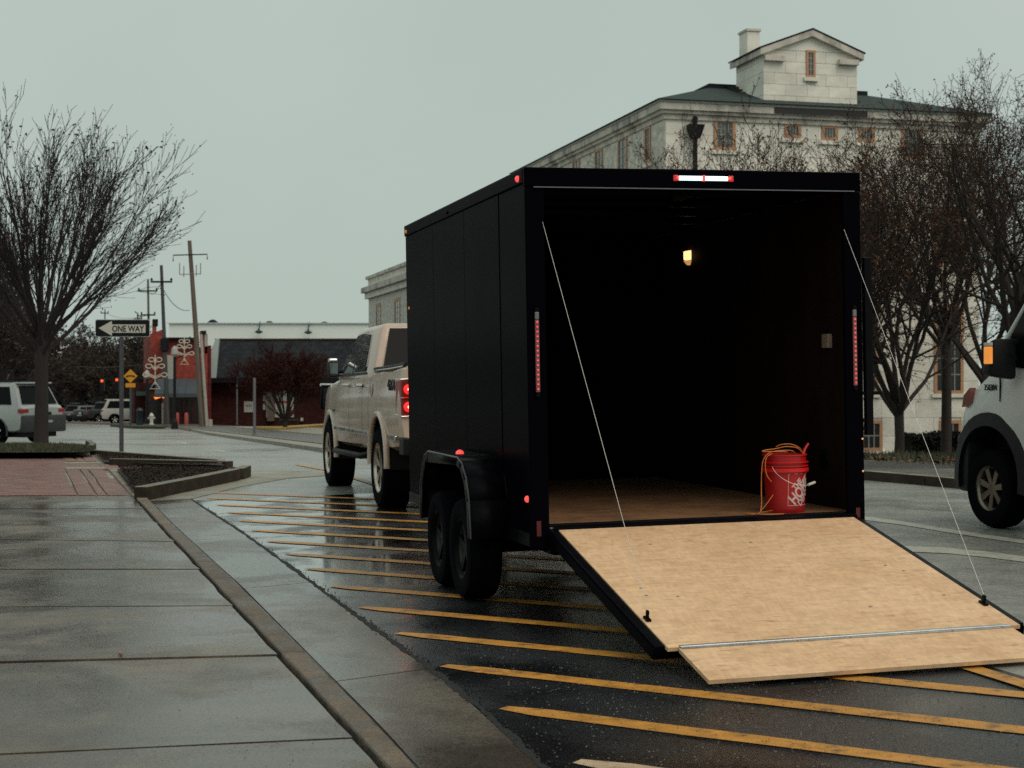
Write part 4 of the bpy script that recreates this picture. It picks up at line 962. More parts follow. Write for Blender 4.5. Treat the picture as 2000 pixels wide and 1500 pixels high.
def suv(name, label, loc, rz, paint, clad_reflect=None, L=4.8, H=1.78, w_=.96, cat='car', truck=False):
    E = empty(name, loc, (0, 0, rz), label, cat)
    r = .37; wb = L*.6; y0 = -L*.2; y1 = L*.8
    zb = .34; belt = H*.62
    st = [(y0, zb+.15, belt-.06, w_*.88), (y0+.1, zb+.05, belt+.02, w_*.96), (0, zb, belt+.02, w_), (wb*.5, zb, belt, w_), (wb*.8, zb, belt-.02, w_), (wb, zb, belt-.08, w_*.98), (y1-.25, zb+.05, belt-.17, w_*.92), (y1-.04, zb+.15, belt-.35, w_*.8)]
    loft(st, E, 'body', paint, 0, cyls=((0, r, r+.07), (wb, r, r+.07)))
    g = Green(y0+.12 if not truck else wb*.32, y0+.45 if not truck else wb*.38, wb*.62, wb*.93, belt-.01, H, w_*.93, w_*.72)
    g.body(E, paint, 'cabin', bevel=.06)
    zs0, zs1 = belt+.05, H-.12
    if not truck: g.pane([(y0+.42, zs0), (y0+.62, zs1), (wb*.12, zs1), (wb*.12, zs0)], E)
    g.pane([(wb*.15 if not truck else wb*.42, zs0), (wb*.15 if not truck else wb*.42, zs1), (wb*.40 if not truck else wb*.5, zs1), (wb*.40 if not truck else wb*.5, zs0)], E)
    g.pane([(wb*.43 if not truck else wb*.52, zs0), (wb*.43 if not truck else wb*.52, zs1), (wb*.60, zs1), (wb*.80, zs0)], E)
    g.endpane(False, .12, .85, .84, E, glassd, 'rear_window'); g.endpane(True, .1, .9, .88, E)
    cl = clad_reflect or darktrim
    MB().box(-w_*.93, w_*.93, y0-.10, y0+.25, zb+.02, zb+.38+(.14 if clad_reflect else 0)).build('rear_bumper', cl, E, bevel=.05, smooth=40)  # taller dark bumper also paints in a dark reflection on the lower body
    MB().box(-w_*.88, w_*.88, y1-.28, y1+.05, zb+.02, zb+.30).build('front_bumper', cl if clad_reflect else paint, E, bevel=.05, smooth=40)
    if not truck: MB().box(-w_*.7, w_*.7, y0+.26, y0+.55, H-.035, H+.015).build('spoiler', paint, E, bevel=.015)
    for s in (-1, 1):
        bx('tail_light', M('tail_lens', (.22, .015, .015), .25, emit=(1, .03, .02), estr=.02), E, min(s*w_*.66, s*w_*.965), max(s*w_*.66, s*w_*.965), y0-.012, y0+.16, belt-.19, belt-.07, bevel=.02)
        bx('head_light', plastic_w, E, min(s*w_*.6, s*w_*.84), max(s*w_*.6, s*w_*.84), y1-.16, y1-.02, belt-.42, belt-.3, bevel=.02)
        if clad_reflect: MB().box(min(s*w_*.95, s*w_*1.01), max(s*w_*.95, s*w_*1.01), r+.1, wb-r-.1, zb-.02, zb+.22).build('sill', cl, E, bevel=.02)
        bx('door_seam', darktrim, E, min(s*w_*.97, s*w_*1.002), max(s*w_*.97, s*w_*1.002), wb*.41, wb*.415, zb+.1, belt-.05)
        MB().box(min(s*w_*1.0, s*w_*1.22), max(s*w_*1.0, s*w_*1.22), wb*.76, wb*.81, belt+.02, belt+.16).build('mirror', paint, E, bevel=.02)
        MB().tube([(s*w_*.7, y0+.6, H+.03), (s*w_*.7, wb*.55, H+.03)], .018, 6).build('roof_rail', darktrim, E)
        for y in (0, wb): wheel(E, s*w_*.99, y, r, r, .22, .23, s, chrome if s else alu, 5, n=24)
        arc(E, 'wheel_arch', cl, w_*.97, 0, r, r+.07, .03, n=12) if s < 0 else arc(E, 'wheel_arch', cl, w_*.97, wb, r, r+.07, .03, n=12)
    bx('plate', M('plate_grey', (.3, .32, .3), .4), E, -.26, .26, y0-.115, y0-.1 if truck else y0-.10, zb+.26 if truck else zb+.30, zb+.37)
    bx('plate_recess', darktrim, E, -.32, .32, y0-.02, y0+.02, belt-.33, belt-.17)
    bx('licence_plate', M('plate_white', (.5, .5, .46), .4), E, -.16, .16, y0-.032, y0-.021, belt-.32, belt-.18)
    bx('underbody', darktrim, E, -w_*.7, w_*.7, y0+.1, y1-.1, .22, .5)
    return E
p = gp(124, 866)
suv('suv', 'silver sport utility car with grey lower body parked behind the left tree trunk', p+Vector((-1.27, -.30, 0)), R(66), greycar, M('grey_cladding', (.03, .032, .036), .5), L=4.85, H=1.80)
p = gp(256, 829)
ws = suv('suv', 'white sport utility car side on behind the ONE WAY post', p+Vector((-1.25, .5, 0)), R(-80), whitecar, L=5.0, H=1.85)
def copycar(o, px, py, rz, label, dy=0, sc=None):
    q = gp(px, py); return copy_thing(o, q+Vector((0, dy, 0)), rz, label, scale=sc)
dk = suv('pickup_truck', 'black pickup truck parked left of the white car with its red lamp showing', gp(176, 826), R(-35), darkcar, L=5.2, H=1.75, cat='truck', truck=True)
copycar(dk, 134, 823, R(-20), 'dark pickup parked at the far left end of the distant row')
cs = suv('sedan', 'silver grey car in the distant parked row just right of the tree', gp(150, 824), R(-28), M('grey_car_paint', (.12, .13, .13), .3, coat=.4), L=4.6, H=1.5)
copycar(cs, 162, 819, R(-30), 'grey car with pale roof far behind the black pickup')
copycar(cs, 176, 817, R(-40), 'farthest grey car half hidden behind the white car roof')
#@@PART3@@
# ------------------------------------------------------------------ the marble building
marble = M('weathered_marble', (.84, .81, .73), .75, var=.08, scale=1.2, dirt=(.58, .55, .48), dscale=.5, dth=(.42, .72), rnd=.07, stretch=(1, 1, 1.6), bump=.15, bscale=8, coord='Object')
marble_dk = M('stained_marble', (.56, .53, .47), .8, var=.3, scale=1.5, dirt=(.06, .05, .045), dscale=.9, dth=(.48, .72), stretch=(1, 1, .5))
slate = M('green_grey_slate', (.045, .062, .06), .8, spec=.1, var=.25, scale=3)
slate_dk = M('dark_slate', (.015, .02, .026), .8, spec=.1, var=.3, scale=3)
tanframe = M('tan_window_frame', (.46, .25, .14), .6, var=.12)
winglass = M('window_glass', (.10, .12, .12), .15, var=.3, scale=.8, spec=.6)
darkroom = M('dark_window_glass', (.02, .02, .022), .15, var=.3, spec=.5)
MR = math.atan2(1000-197, F)
BX, BY = at(1300, 742, 65)[:2]
BZ = -1.75
MBd = empty('marble_building', (BX, BY, BZ), (0, 0, MR), 'pale marble civic building with gabled penthouse and tan window frames', 'building')
cM, sM = cos(MR), sin(MR)
def wxy(x, y): return BX+cM*x-sM*y, BY+sM*x+cM*y
def lx(px, y):                                       # local x on plane y seen at photo column px
    p = (px-CX)/F; x0, y0 = wxy(0, y); return (x0-p*y0)/(p*sM-cM)
def ly(px, x):
    p = (px-CX)/F; x0, y0 = wxy(x, 0); return (x0-p*y0)/(p*cM+sM)
def lz(py, x, y): return CH+(HY-py)/F*wxy(x, y)[1]-BZ
ztop = lz(222, 0, 0)                                 # top of wall under the cornice
xr = lx(1912, 0); yb = ly(1010, 0)
MB().box(.06, xr-.06, .06, yb, -1, ztop).build('wall_core', marble, MBd)
def window(x0, x1, z0, z1, face='front', bars=2, rails=2, parent=MBd, glass=winglass, off=0, fr=.14, base=0):
    """recessed sash in a tan frame; face front: plane y = base, left: plane x = base"""
    W_ = x1-x0
    def bb(m, a, b, c, d, e, f):                     # a-b across, c-d depth outward (negative = inward), e-f height
        if face == 'front': m.box(a, b, base-d, base-c, e, f)
        else: m.box(base-d, base-c, a, b, e, f)
        return m
    m = MB()
    bb(m, x0, x0+fr, -.02, .05, z0, z1); bb(m, x1-fr, x1, -.02, .05, z0, z1); bb(m, x0+fr, x1-fr, -.02, .05, z1-fr, z1); bb(m, x0+fr, x1-fr, -.02, .05, z0, z0+fr)
    f = m.build('window', tanframe, parent)
    bb(MB(), x0+fr, x1-fr, -.02, .008, z0+fr, z1-fr).build('pane', glass, f)
    for i in range(1, bars+1):
        x = x0+fr+(W_-2*fr)*i/(bars+1); bb(MB(), x-.025, x+.025, .009, .03, z0+fr, z1-fr).build('glazing_bar', M('grey_bar', (.25, .25, .23), .6), f)
    for i in range(1, rails+1):
        z = z0+fr+(z1-z0-2*fr)*i/(rails+1); bb(MB(), x0+fr, x1-fr, .009, .026, z-.025, z+.025).build('glazing_bar', MC['grey_bar'], f)
    bb(MB(), x0-.12, x1+.12, -.02, .10, z0-.16, z0-.002).build('sill', marble, f)
    return (x0, x1, z0, z1)
op = []
def wf(a, b, t, bt, **k):
    x0, x1 = lx(a, 0), lx(b, 0); xm = (x0+x1)/2; op.append(window(x0, x1, lz(bt, xm, 0), lz(t, xm, 0), **k))
wf(1394, 1436, 233, 294, bars=3, rails=3)
wf(1532, 1564, 240, 271, bars=3, rails=0); wf(1604, 1636, 244, 275, bars=3, rails=0)
wf(1676, 1708, 247, 278, bars=3, rails=0); wf(1760, 1802, 250, 312, bars=3, rails=2)
for c in (1353, 1520, 1686, 1853):
    if c > 1500: wf(c-29, c+29, 405, 520, bars=2, rails=3)
    wf(c-29, c+28, 600, 769, bars=3, rails=4, glass=darkroom)
for c in (1702, 1856): wf(c-22, c+21, 821, 881, bars=2, rails=1, glass=darkroom)
# ashlar stones of the front wall
def ashlar(x0, x1, z0, z1, plane, openings, parent, bw=1.35, bh=.62, face='front', mat=marble, limit=300):
    random.seed(int(plane*10)+7); z = z0; row = 0; cnt = 0
    while z < z1-.05:
        zt_ = min(z1, z+bh); ints = [(x0, x1)]
        for (a, b, c, d) in openings:
            if zt_ > c+.05 and z < d-.05:
                new = []
                for (p, q) in ints:
                    if b <= p or a >= q: new.append((p, q)); continue
                    if a > p: new.append((p, a))
                    if b < q: new.append((b, q))
                ints = new
        for p, q in ints:
            x = p-(bw*.5 if row % 2 else 0)
            while x < q-.02:
                xa, xb = max(p, x), min(q, x+bw)
                if xb-xa > .05:
                    j = random.uniform(0, .01); g_ = .006
                    if face == 'front': m = MB().box(xa+g_, xb-g_, plane-.03-j, plane+.05, z+g_, zt_-g_)
                    else: m = MB().box(plane-.03-j, plane+.05, xa+g_, xb-g_, z+g_, zt_-g_)
                    m.build('stone_block', mat, parent, fix=False); cnt += 1
                x += bw
        z = zt_; row += 1
    return cnt
wl = MB().box(.0, xr, .04, .059, -1, ztop-.01).build('front_wall', M('marble_joint', (.58, .56, .5), .9, var=.3), MBd)
nA = ashlar(0, xr, 0, ztop-.01, .03, op, wl, 1.62, .78)
# left side wall: band of openings, marble with courses in the material
sidem = brick_mat('marble_courses', (.78, .76, .69), (.73, .71, .64), (.6, .58, .52), 1.6, .7, rot=(pi/2, 0, pi/2))
MB().box(-.03, .059, .031, yb, -1, ztop-.01).build('side_wall', sidem, MBd)
opl = []
for a, b, t, bt in ((1261, 1273, 246, 305), (1209, 1227, 267, 330), (1164, 1179, 290, 345), (1120, 1134, 310, 360), (1082, 1093, 327, 370)):
    y0, y1 = ly(b, 0), ly(a, 0); ym = (y0+y1)/2
    if y1-y0 < .4: continue
    window(y0, min(y1, y0+1.9), lz(bt, 0, ym)-.3, lz(t, 0, ym), face='left', bars=1, rails=3, base=-.03)
# cornice, mouldings, roof
def ring_box(name, o, z0, z1, mat, x1=None, y1=None, par=MBd):
    MB().box(-o, xr+o, -o, .3, z0, z1).build(name, mat, par); MB().box(-o, .3, .301, yb, z0, z1).build(name, mat, par)
ring_box('cornice', .22, ztop-.0, ztop+.14, marble_dk); ring_box('cornice', .10, ztop-.22, ztop-.001, marble_dk)
ring_box('cornice', .34, ztop+.141, ztop+.42, marble_dk); ring_box('gutter_edge', .38, ztop+.421, ztop+.52, M('pale_gutter', (.34, .36, .32), .6, var=.2))
zc_ = ztop+.53
rise = 1.35; ins = 3.4
MB().prism([(-.5, -.5, zc_), (xr+.5, -.5, zc_), (xr+.5, yb, zc_), (-.5, yb, zc_)], [(ins, ins+.3, zc_+rise), (xr-ins, ins+.3, zc_+rise), (xr-ins, yb-4, zc_+rise), (ins, yb-4, zc_+rise)]).build('roof', slate, MBd)
MB().box(ins-.05, xr-ins, ins+.25, yb-4, zc_+rise-.05, zc_+rise+.18).build('ridge_cap', slate_dk, MBd)
# downpipe with leader head
xd = lx(1357, -.2)
dp = MB().tube([(xd, -.25, ztop-.1), (xd, -.25, 0)], .10, 8).build('downpipe', darktrim, MBd)
MB().prism([(xd-.17, -.42, ztop-1.0), (xd+.17, -.42, ztop-1.0), (xd+.17, -.06, ztop-1.0), (xd-.17, -.06, ztop-1.0)], [(xd-.34, -.5, ztop-.45), (xd+.34, -.5, ztop-.45), (xd+.34, -.06, ztop-.45), (xd-.34, -.06, ztop-.45)]).build('leader_head', darktrim, dp)
# penthouse with gable
py0 = .55
p0, p1 = lx(1491, py0), lx(1674, py0); pyb = ly(1438, p0)
zb0, ze = ztop+.42, lz(100, (p0+p1)/2, py0)
PH = MB().box(p0+.04, p1-.04, py0+.04, pyb, zb0-.3, ze).build('penthouse', MC['marble_joint'], MBd)
wx0, wx1 = lx(1574, py0), lx(1592, py0); wz0, wz1 = lz(151, wx0, py0), lz(98, wx0, py0)
window(wx0, wx1, wz0, wz1, bars=1, rails=3, base=py0+.0, fr=.1)
ashlar(p0, p1, zb0-.3, ze-.01, py0+.03, [(wx0, wx1, wz0, wz1)], PH, 1.0, .48)
ashlar(py0+.05, pyb, zb0-.3, ze-.01, p0+.03, [], PH, 1.0, .48, face='left')
xa = (p0+p1)/2; za = lz(62, xa, py0); ov = .22
MB().prism([(p0, py0, ze), (p1, py0, ze), (xa, py0, za-.2)], [(p0, py0+.3, ze), (p1, py0+.3, ze), (xa, py0+.3, za-.2)]).build('gable_wall', marble, MBd)
for sgn, xe in ((-1, p0), (1, p1)):
    ex = xe+sgn*ov; ez = ze-.1
    d = 1 if sgn > 0 else -1
    MB().prism([(xa, py0-ov, za-.22), (ex, py0-ov, ez-.2), (ex, py0-ov, ez+.06), (xa, py0-ov, za+.05)], [(xa, pyb+.2, za-.22), (ex, pyb+.2, ez-.2), (ex, pyb+.2, ez+.06), (xa, pyb+.2, za+.05)]).build('gable_roof', marble_dk, MBd)
    MB().prism([(xa, py0-ov-.02, za+.051), (ex+sgn*.06, py0-ov-.02, ez+.061), (ex+sgn*.06, py0-ov-.02, ez+.12), (xa, py0-ov-.02, za+.12)], [(xa, pyb+.25, za+.051), (ex+sgn*.06, pyb+.25, ez+.061), (ex+sgn*.06, pyb+.25, ez+.12), (xa, pyb+.25, za+.12)]).build('roof_sheet', slate_dk, MBd)
    MB().box(min(xe, xe-sgn*.9)-.0, max(xe, xe-sgn*.9), py0-ov, py0-.005, ez-.42, ez-.2).build('cornice_return', marble_dk, MBd)
MB().box(p0+.1, p1+.02, -.37, py0-.01, ztop+.16, ztop+.56).build('flashing', M('black_flashing', (.012, .012, .014), .5), MBd)  # near-black band laid over the cornice under the penthouse
ys_ = [py0+.2+i*(pyb-py0-.5)/6 for i in range(7)]
for i, y in enumerate(ys_): MB().box(p0-.45+.0, p0-.0, y, y+.35, zb0+.1+i*.19, zb0+.33+i*.19).build('step_flashing', MC['black_flashing'], MBd)
cx0, cx1 = p0-.02, p0+.42
chy = ly(1447, p0)-.6
MB().box(p0+.05, p0+.62, chy, chy+.9, ze-.1, lz(60, p0, chy)).build('chimney', marble, MBd); MB().box(p0-.0, p0+.67, chy-.05, chy+.95, lz(60, p0, chy)+.002, lz(60, p0, chy)+.1).build('chimney_cap', marble_dk, MBd)
# far wing of the same building (stands on its own behind the trailer and truck)
y0w, y1w = yb+2, ly(720, 0)
WG = empty('marble_wing', (*wxy(0, y0w), BZ), (0, 0, MR), 'lower marble wing with parapet and two tan windows behind the cream pickup', 'building')
Lw = y1w-y0w
def wz(py, yy): return CH+(HY-py)/F*wxy(0, y0w+yy)[1]-BZ
hz = wz(573, Lw)
MB().box(0, 16, 0, Lw, -1, hz).build('wall', sidem, WG)
MB().box(-.6, 16, -.2, Lw+.5, hz+.001, hz+.45).build('cornice', marble_dk, WG); MB().box(-.3, 16, -.1, Lw+.3, hz-.5, hz-.001).build('cornice', marble, WG)
MB().box(-.05, 16, 0, Lw+.05, hz+.451, wz(541, Lw)-.25).build('parapet', sidem, WG); MB().box(-.25, 16, -.1, Lw+.2, wz(541, Lw)-.249, wz(541, Lw)).build('parapet_cap', marble_dk, WG)
for a, b, t, bt in ((735, 744, 591, 640), (771, 782, 580, 640)):
    ya, yb_ = ly(b, 0)-y0w, ly(a, 0)-y0w
    window(ya, yb_, wz(bt, ya), wz(t, ya), face='left', bars=1, rails=3, base=-.0, parent=WG, fr=.3)

# ------------------------------------------------------------------ low dark roofed brick building
redbrick = brick_mat('dark_red_brick', (.062, .015, .013), (.045, .012, .011), (.045, .022, .02), .4, .14, rot=(pi/2, 0, 0))
shingle = brick_mat('dark_shingle', (.022, .026, .032), (.013, .016, .020), (.012, .013, .015), .5, .3, rot=(pi/2, 0, 0), bump=1)
D1 = 112
def fr(px, py, D=D1): return at(px, py, D)
o = fr(408, 832); LB = empty('low_building', o, (0, 0, 0), 'long low brick building with a dark mansard roof beyond the sidewalk', 'building')
def L_(px, py): v = fr(px, py)-o; return v.x, v.z
x0, _ = L_(408, 0); x1 = L_(830, 0)[0]; ze1 = L_(0, 738)[1]; zr1 = L_(0, 662)[1]
MB().box(x0, x1, 0, 18, -1.5, ze1).build('wall', redbrick, LB)
MB().prism([(x0-.6, -.9, ze1+.01), (x1, -.9, ze1+.01), (x1, 12, ze1+.01), (x0-.6, 12, ze1+.01)], [(x0+.0, 2.6, zr1), (x1, 2.6, zr1), (x1, 12, zr1), (x0+.0, 12, zr1)]).build('roof', shingle, LB)
MB().box(x0-.7, x1, -1.1, .0, ze1-.35, ze1).build('fascia', darktrim, LB)
MB().box(x0-.05, x1, 2.5, 2.8, zr1, zr1+.1).build('ridge', M('brown_ridge', (.06, .035, .02), .8), LB)
MB().prism([(x0-.3, -1.0, ze1), (x0+.7, -1.0, ze1), (x0+.7, .5, ze1), (x0-.3, .5, ze1)], [(x0+.05, 2.3, zr1+.1), (x0+.3, 2.3, zr1+.1), (x0+.3, 2.9, zr1+.1), (x0+.05, 2.9, zr1+.1)]).build('gable_coping', M('pale_coping', (.22, .26, .25), .6, var=.1), LB)
poster = M('white_sign', (.5, .5, .47), .5, var=.1)
def panel(parent, name, mat, a, b, t, bt, y=-.06, th=.05):
    (xa, za), (xb, zb) = L_(a, bt), L_(b, t); return MB().box(xa, xb, y, y+th, za, zb).build(name, mat, parent)
sg = panel(LB, 'wall_sign', poster, 477, 497, 784, 805)
for i, x in enumerate((481, 487)): panel(sg, 'picture', M('grey_print', (.16, .17, .17), .6), x, x+5, 791, 794, y=-.075, th=.01)
for a, b, t, bt in ((514, 519, 772, 800), (520, 523, 770, 816), (537, 560, 764, 815), (568, 574, 768, 815)):
    wn = panel(LB, 'window', M('lit_shop_window', (.55, .55, .52), .4, var=.06), a, b, t, bt)
    if b-a > 3: panel(wn, 'red_banner', M('red_banner', (.4, .02, .02), .5), a, b, 783 if a < 560 else 800, 787 if a < 560 else 809, y=-.08, th=.015)
panel(LB, 'column', M('tan_column', (.13, .10, .08), .8, var=.2), 524, 537, 765, 822, y=-.5, th=.4)
panel(LB, 'wall_lamp', plastic_w, 588, 593, 816, 822, y=-.3, th=.2)
ycurb = M('yellow_kerb_paint', (.36, .22, .035), .6, var=.3)
yk = MB(); p = [gp(500, 832.5, .2), gp(545, 832.5, .2), gp(640, 827, .2), gp(640, 829, .2), gp(545, 836, .2), gp(500, 834.5, .2)]
tag(yk.slab(p, .3).build('yellow_kerb', ycurb), 'yellow painted kerb along the front of the low brick building', 'kerb')
wb_ = MB().box(-.0, 1, 0, .6, 0, .5); q = gp(545, 838, 0)
bb_ = empty('bench', q, (0, 0, R(4)), 'low dark bench on the sidewalk before the low brick building', 'bench')
bx('seat', darktrim, bb_, 0, 1.0, 0, .5, .38, .5, bevel=.02); 
for x in (.05, .85): bx('leg', darktrim, bb_, x, x+.1, .02, .48, 0, .379)
# pale industrial roofline behind it, with vents and lamps
WB = empty('white_warehouse', at(330, 742, 190), (0, 0, 0), 'very pale flat roofed warehouse rising behind the low brick building', 'building')
pale = M('pale_sheet_metal', (.84, .88, .85), .6, var=.02, scale=.2)
k = 190/F
MB().box(0, 460*k, 0, 30, -8, (HY-631)*k).build('wall', pale, WB); MB().box(-.2, 460*k+.2, -.25, 0-.001, (HY-632)*k, (HY-630.3)*k).build('roof_edge', M('pale_edge', (.6, .63, .61), .6), WB)
for x, yv in ((413, 631), (524, 634), (632, 635)): MB().lathe([(1.6*.3, 0), (1.6*.45, .15), (.3, .5), (.1, .55)], 'z', ((x-330)*k, .8, (HY-yv)*k-.1), 12).build('roof_vent', slate_dk, WB)
dgreen = M('dark_green_lamp', (.02, .05, .05), .5)
for x, yv in ((508, 645), (604, 646)):
    q = MB().lathe([(.08, .5), (.15, .3), (.5, .1), (.45, 0), (.1, -.15)], 'z', ((x-330)*k, -1, (HY-yv)*k-.3), 14).build('yard_lamp', dgreen, WB); MB().tube([((x-330)*k, -1, (HY-yv)*k), ((x-330)*k, -.02, (HY-yv)*k+1)], .08, 6).build('lamp_arm', dgreen, q)
# ------------------------------------------------------------------ red brick shops at left
brickA = brick_mat('orange_red_brick', (.33, .06, .045), (.25, .05, .04), (.2, .06, .05), .4, .14, rot=(pi/2, 0, 0))
brickB = brick_mat('deep_red_brick', (.15, .02, .02), (.11, .02, .02), (.1, .03, .03), .4, .14, rot=(pi/2, 0, 0))
D2 = 106; k2 = D2/F
sh = empty('brick_shop', at(322, 834, D2), (0, 0, R(15)), 'red brick corner shop with a slate blue awning between two utility poles', 'building')
def S_(px, py, o_=322): return (px-o_)*k2, (834-py)*k2
def sb(parent, name, mat, a, b, t, bt, y0=0, y1=.1, o_=322, **kw):
    (xa, za), (xb, zb) = S_(a, bt, o_), S_(b, t, o_); return MB().box(xa, xb, y0, y1, za, zb).build(name, mat, parent, **kw)
sb(sh, 'wall', brickA, 322, 404, 690, 845, .0, 14); sb(sh, 'upper_wall', brickB, 322, 386, 662, 690-.1, .01, 14); sb(sh, 'cornice', darktrim, 321, 387, 659, 662, -.25, 14)
sb(sh, 'side_wall', brickB, 404.1, 412, 674, 845, .4, 12)
sb(sh, 'chimney', brickA, 394, 399, 652, 700, .2, 2); sb(sh, 'chimney', M('pale_render', (.33, .36, .34), .7), 399.1, 405, 651, 676, .2, 2); sb(sh, 'chimney_cap', darktrim, 393, 402, 645, 651, .1, 2.1)
sb(sh, 'shop_front', darkroom, 330, 400, 770, 838, -.06, -.001)
for i, x in enumerate((341, 352, 363, 374, 386)): sb(sh, 'door_frame', brickB, x, x+2.2, 780, 836, -.14, -.065)
sb(sh, 'pilaster', M('grey_pilaster', (.35, .35, .32), .7, var=.1), 322, 338, 694, 748, -.3, -.002); sb(sh, 'pilaster_edge', darktrim, 338.1, 342, 700, 748, -.2, -.002)
m = MB()
awn = M('slate_awning', (.045, .06, .075), .6, var=.15)
for a, b in ((300, 323), (323.4, 343), (343.4, 357), (357.4, 390)):
    (xa, za), (xb, zb) = S_(a, 768), S_(b, 740); c = (xa+.9) if a > 310 else xa+2; 
    MB().prism([(xa, -2.0, za), (xb, -2.0, za), (xb, -2.0, za-.25), (xa, -2.0, za-.25)], [(xa+.25, -.31, zb), (xb+.25, -.31, zb), (xb+.25, -.31, zb-.2), (xa+.25, -.31, zb-.2)]).build('awning', awn, sh)
s2 = empty('brick_shop', at(292, 834, D2+4), (0, 0, R(15)), 'orange red brick shop gable left of the awning with white pilaster', 'building')
sb(s2, 'wall', brickA, 294, 318, 645, 845, 0, 14, o_=292)
(xa, za), (xb, zb) = S_(294, 645, 292), S_(318, 636, 292)
MB().prism([(xa, 0, za), (xb, 0, za), (xb, 0, zb)], [(xa, 3, za), (xb, 3, za), (xb, 3, zb)]).build('parapet', brickA, s2)
sb(s2, 'chimney', brickA, 299, 306, 629, 650, .1, 1.5, o_=292); sb(s2, 'chimney_top', darktrim, 299, 309, 615, 629, .05, 1.55, o_=292)
sb(s2, 'flue', darktrim, 271, 280, 616, 624, 4, 5, o_=292); sb(s2, 'flue_pipe', darktrim, 274, 277, 624, 700, 4.3, 4.7, o_=292)
sb(s2, 'pilaster', MC['grey_pilaster'], 316, 321, 695, 745, -.3, -.01, o_=292); sb(s2, 'shop_front', darkroom, 284, 320, 745, 836, -.3, -.02, o_=292)
sb(s2, 'side_wing', redbrick, 262, 293.9, 745, 845, .4, 8, o_=292); sb(s2, 'green_awning', M('green_awning', (.02, .07, .05), .6), 266, 288, 762, 770, -1.3, .3, o_=292)
for i in range(5):
    q = at(304.5+i*3.6, 776-(i*1.2 if i < 4 else 2), D2-1)
    if i == 0: LN = empty('string_lights', q, (0, 0, 0), 'short string of orange lights under the dark awning', 'lights')
    o_ = MB().lathe([(.05, -.12), (.13, 0), (.05, .12)], 'z', tuple(q-LN.location), 8).build('bulb', M('orange_bulb', (.8, .3, .05), .4, emit=(1, .22, .03), estr=1.5), LN)
# ------------------------------------------------------------------ posts, poles, signs
wood = M('weathered_pole_wood', (.13, .10, .08), .85, var=.3, scale=2, stretch=(4, 4, .3))
wood_dk = M('dark_pole', (.05, .052, .055), .7, var=.3, scale=2, stretch=(4, 4, .3))
def pole(px, py, ptop, label, r=.15, lean=0, mat=wood, name='utility_pole', cat='utility pole'):
    b = gp(px, py); h = CH+(HY-ptop)/F*b.y-b.z
    E = empty(name, b, (0, 0, 0), label, cat)
    tx = lean/F*b.y
    MB().tube([(0, 0, -.3), (tx*.5, 0, h*.5), (tx, 0, h)], [r, r*.85, r*.65], 10).build('pole', mat, E, smooth=60)
    return E, b, h, tx
def xarm(E, b, h, tx, z, wd, mat=darktrim, drop=.35, name='crossarm'):
    x = tx*z/h
    MB().box(x-wd, x+wd, -.2, -.12, z-.06, z+.06).build(name, mat, E)
    for s in (-1, 1): MB().lathe([(.03, 0), (.09, .05), (.06, .16), (.02, .2)], 'z', (x+s*wd*.92, -.16, z+.065), 8).build('insulator', mat, E)
E, b, h, tx = pole(396, 836, 470, 'tall leaning wooden utility pole with a pale conduit beside the shop', .17, lean=-26)
PA = b+Vector((tx, 0, h)); zz = h-.85; x = tx*zz/h
MB().tube([(x-.95, -.2, zz-.35), (x-.95, -.2, zz), (x+1.0, -.2, zz+.05), (x+1.0, -.2, zz-.25)], .035, 6).build('bracket', darktrim, E)
for s, dz in ((-1, 1.6), (-.6, 1.75), (.6, 1.7), (1, 1.6)): MB().tube([(x+s*.6, -.1, h-dz-.35), (x+s*.6, -.1, h-dz+.3)], .03, 5).build('insulator', MC['grey_bar'], E)
MB().tube([(x-.6, -.1, h-1.95), (x+.6, -.1, h-1.9)], .025, 5).build('arm', MC['grey_bar'], E)
c1 = M('pale_conduit', (.36, .35, .31), .6, var=.15)
MB().tube([(.27, -.1, 0), (.27-.35, -.1, h*.5)], [.10, .08], 8).build('conduit', c1, E, smooth=60); MB().tube([(.42, -.05, -.1), (.40, -.05, .5)], .16, 8).build('conduit_boot', c1, E)
E, b, h, tx = pole(328, 832, 518, 'grey utility pole with a transformer lump between tree ornament and awning', .15, lean=-13, mat=wood_dk)
PB = b+Vector((tx, 0, h)); xarm(E, b, h, tx, h-1.1, .7, drop=.3)
MB().lathe([(.05, -.5), (.28, -.4), (.28, .4), (.05, .5)], 'z', (-.22, 0, h*.505), 12).build('transformer', darktrim, E, smooth=40)
E, b, h, tx = pole(293, 826, 545, 'thin brown utility pole left of the brick shop gable', .13, lean=-4)
PC = b+Vector((tx, 0, h)); xarm(E, b, h, tx, h-1.0, .8); xarm(E, b, h, tx, h-3.0, .6)
E, b, h, tx = pole(205, 818, 604, 'faint thin pole behind the sign left of the ONE WAY post', .12); PD = b+Vector((tx, 0, h)); xarm(E, b, h, tx, h-.5, .5)
E, b, h, tx = pole(147, 812, 720, 'short dark post standing before the far trees by the lit lamp', .12, mat=wood_dk)
wirem = M('wire', (.05, .05, .05), .7)
def wire(p, q, sag, label):
    pts = [p.lerp(q, t/14)-Vector((0, 0, sag*4*(t/14)*(1-t/14))) for t in range(15)]
    tag(MB().tube(pts, .022, 4).build('wire', wirem), label, 'wire')
wire(PA-Vector((0, 0, 4)), PB-Vector((0, 0, 1.3)), .5, 'sagging wire between the two tallest utility poles')
wire(PB-Vector((0, 0, 1.1)), PC-Vector((0, 0, 1)), .5, 'sagging wire from the grey pole to the thin brown pole')
wire(PA-Vector((0, 0, 5.5)), at(395, 668, 104), .1, 'service wire dropping from the leaning pole to the shop roof')
wire(PC-Vector((0, 0, 3)), PD-Vector((0, 0, .4)), .5, 'faint wire between the thin brown pole and the far left pole')
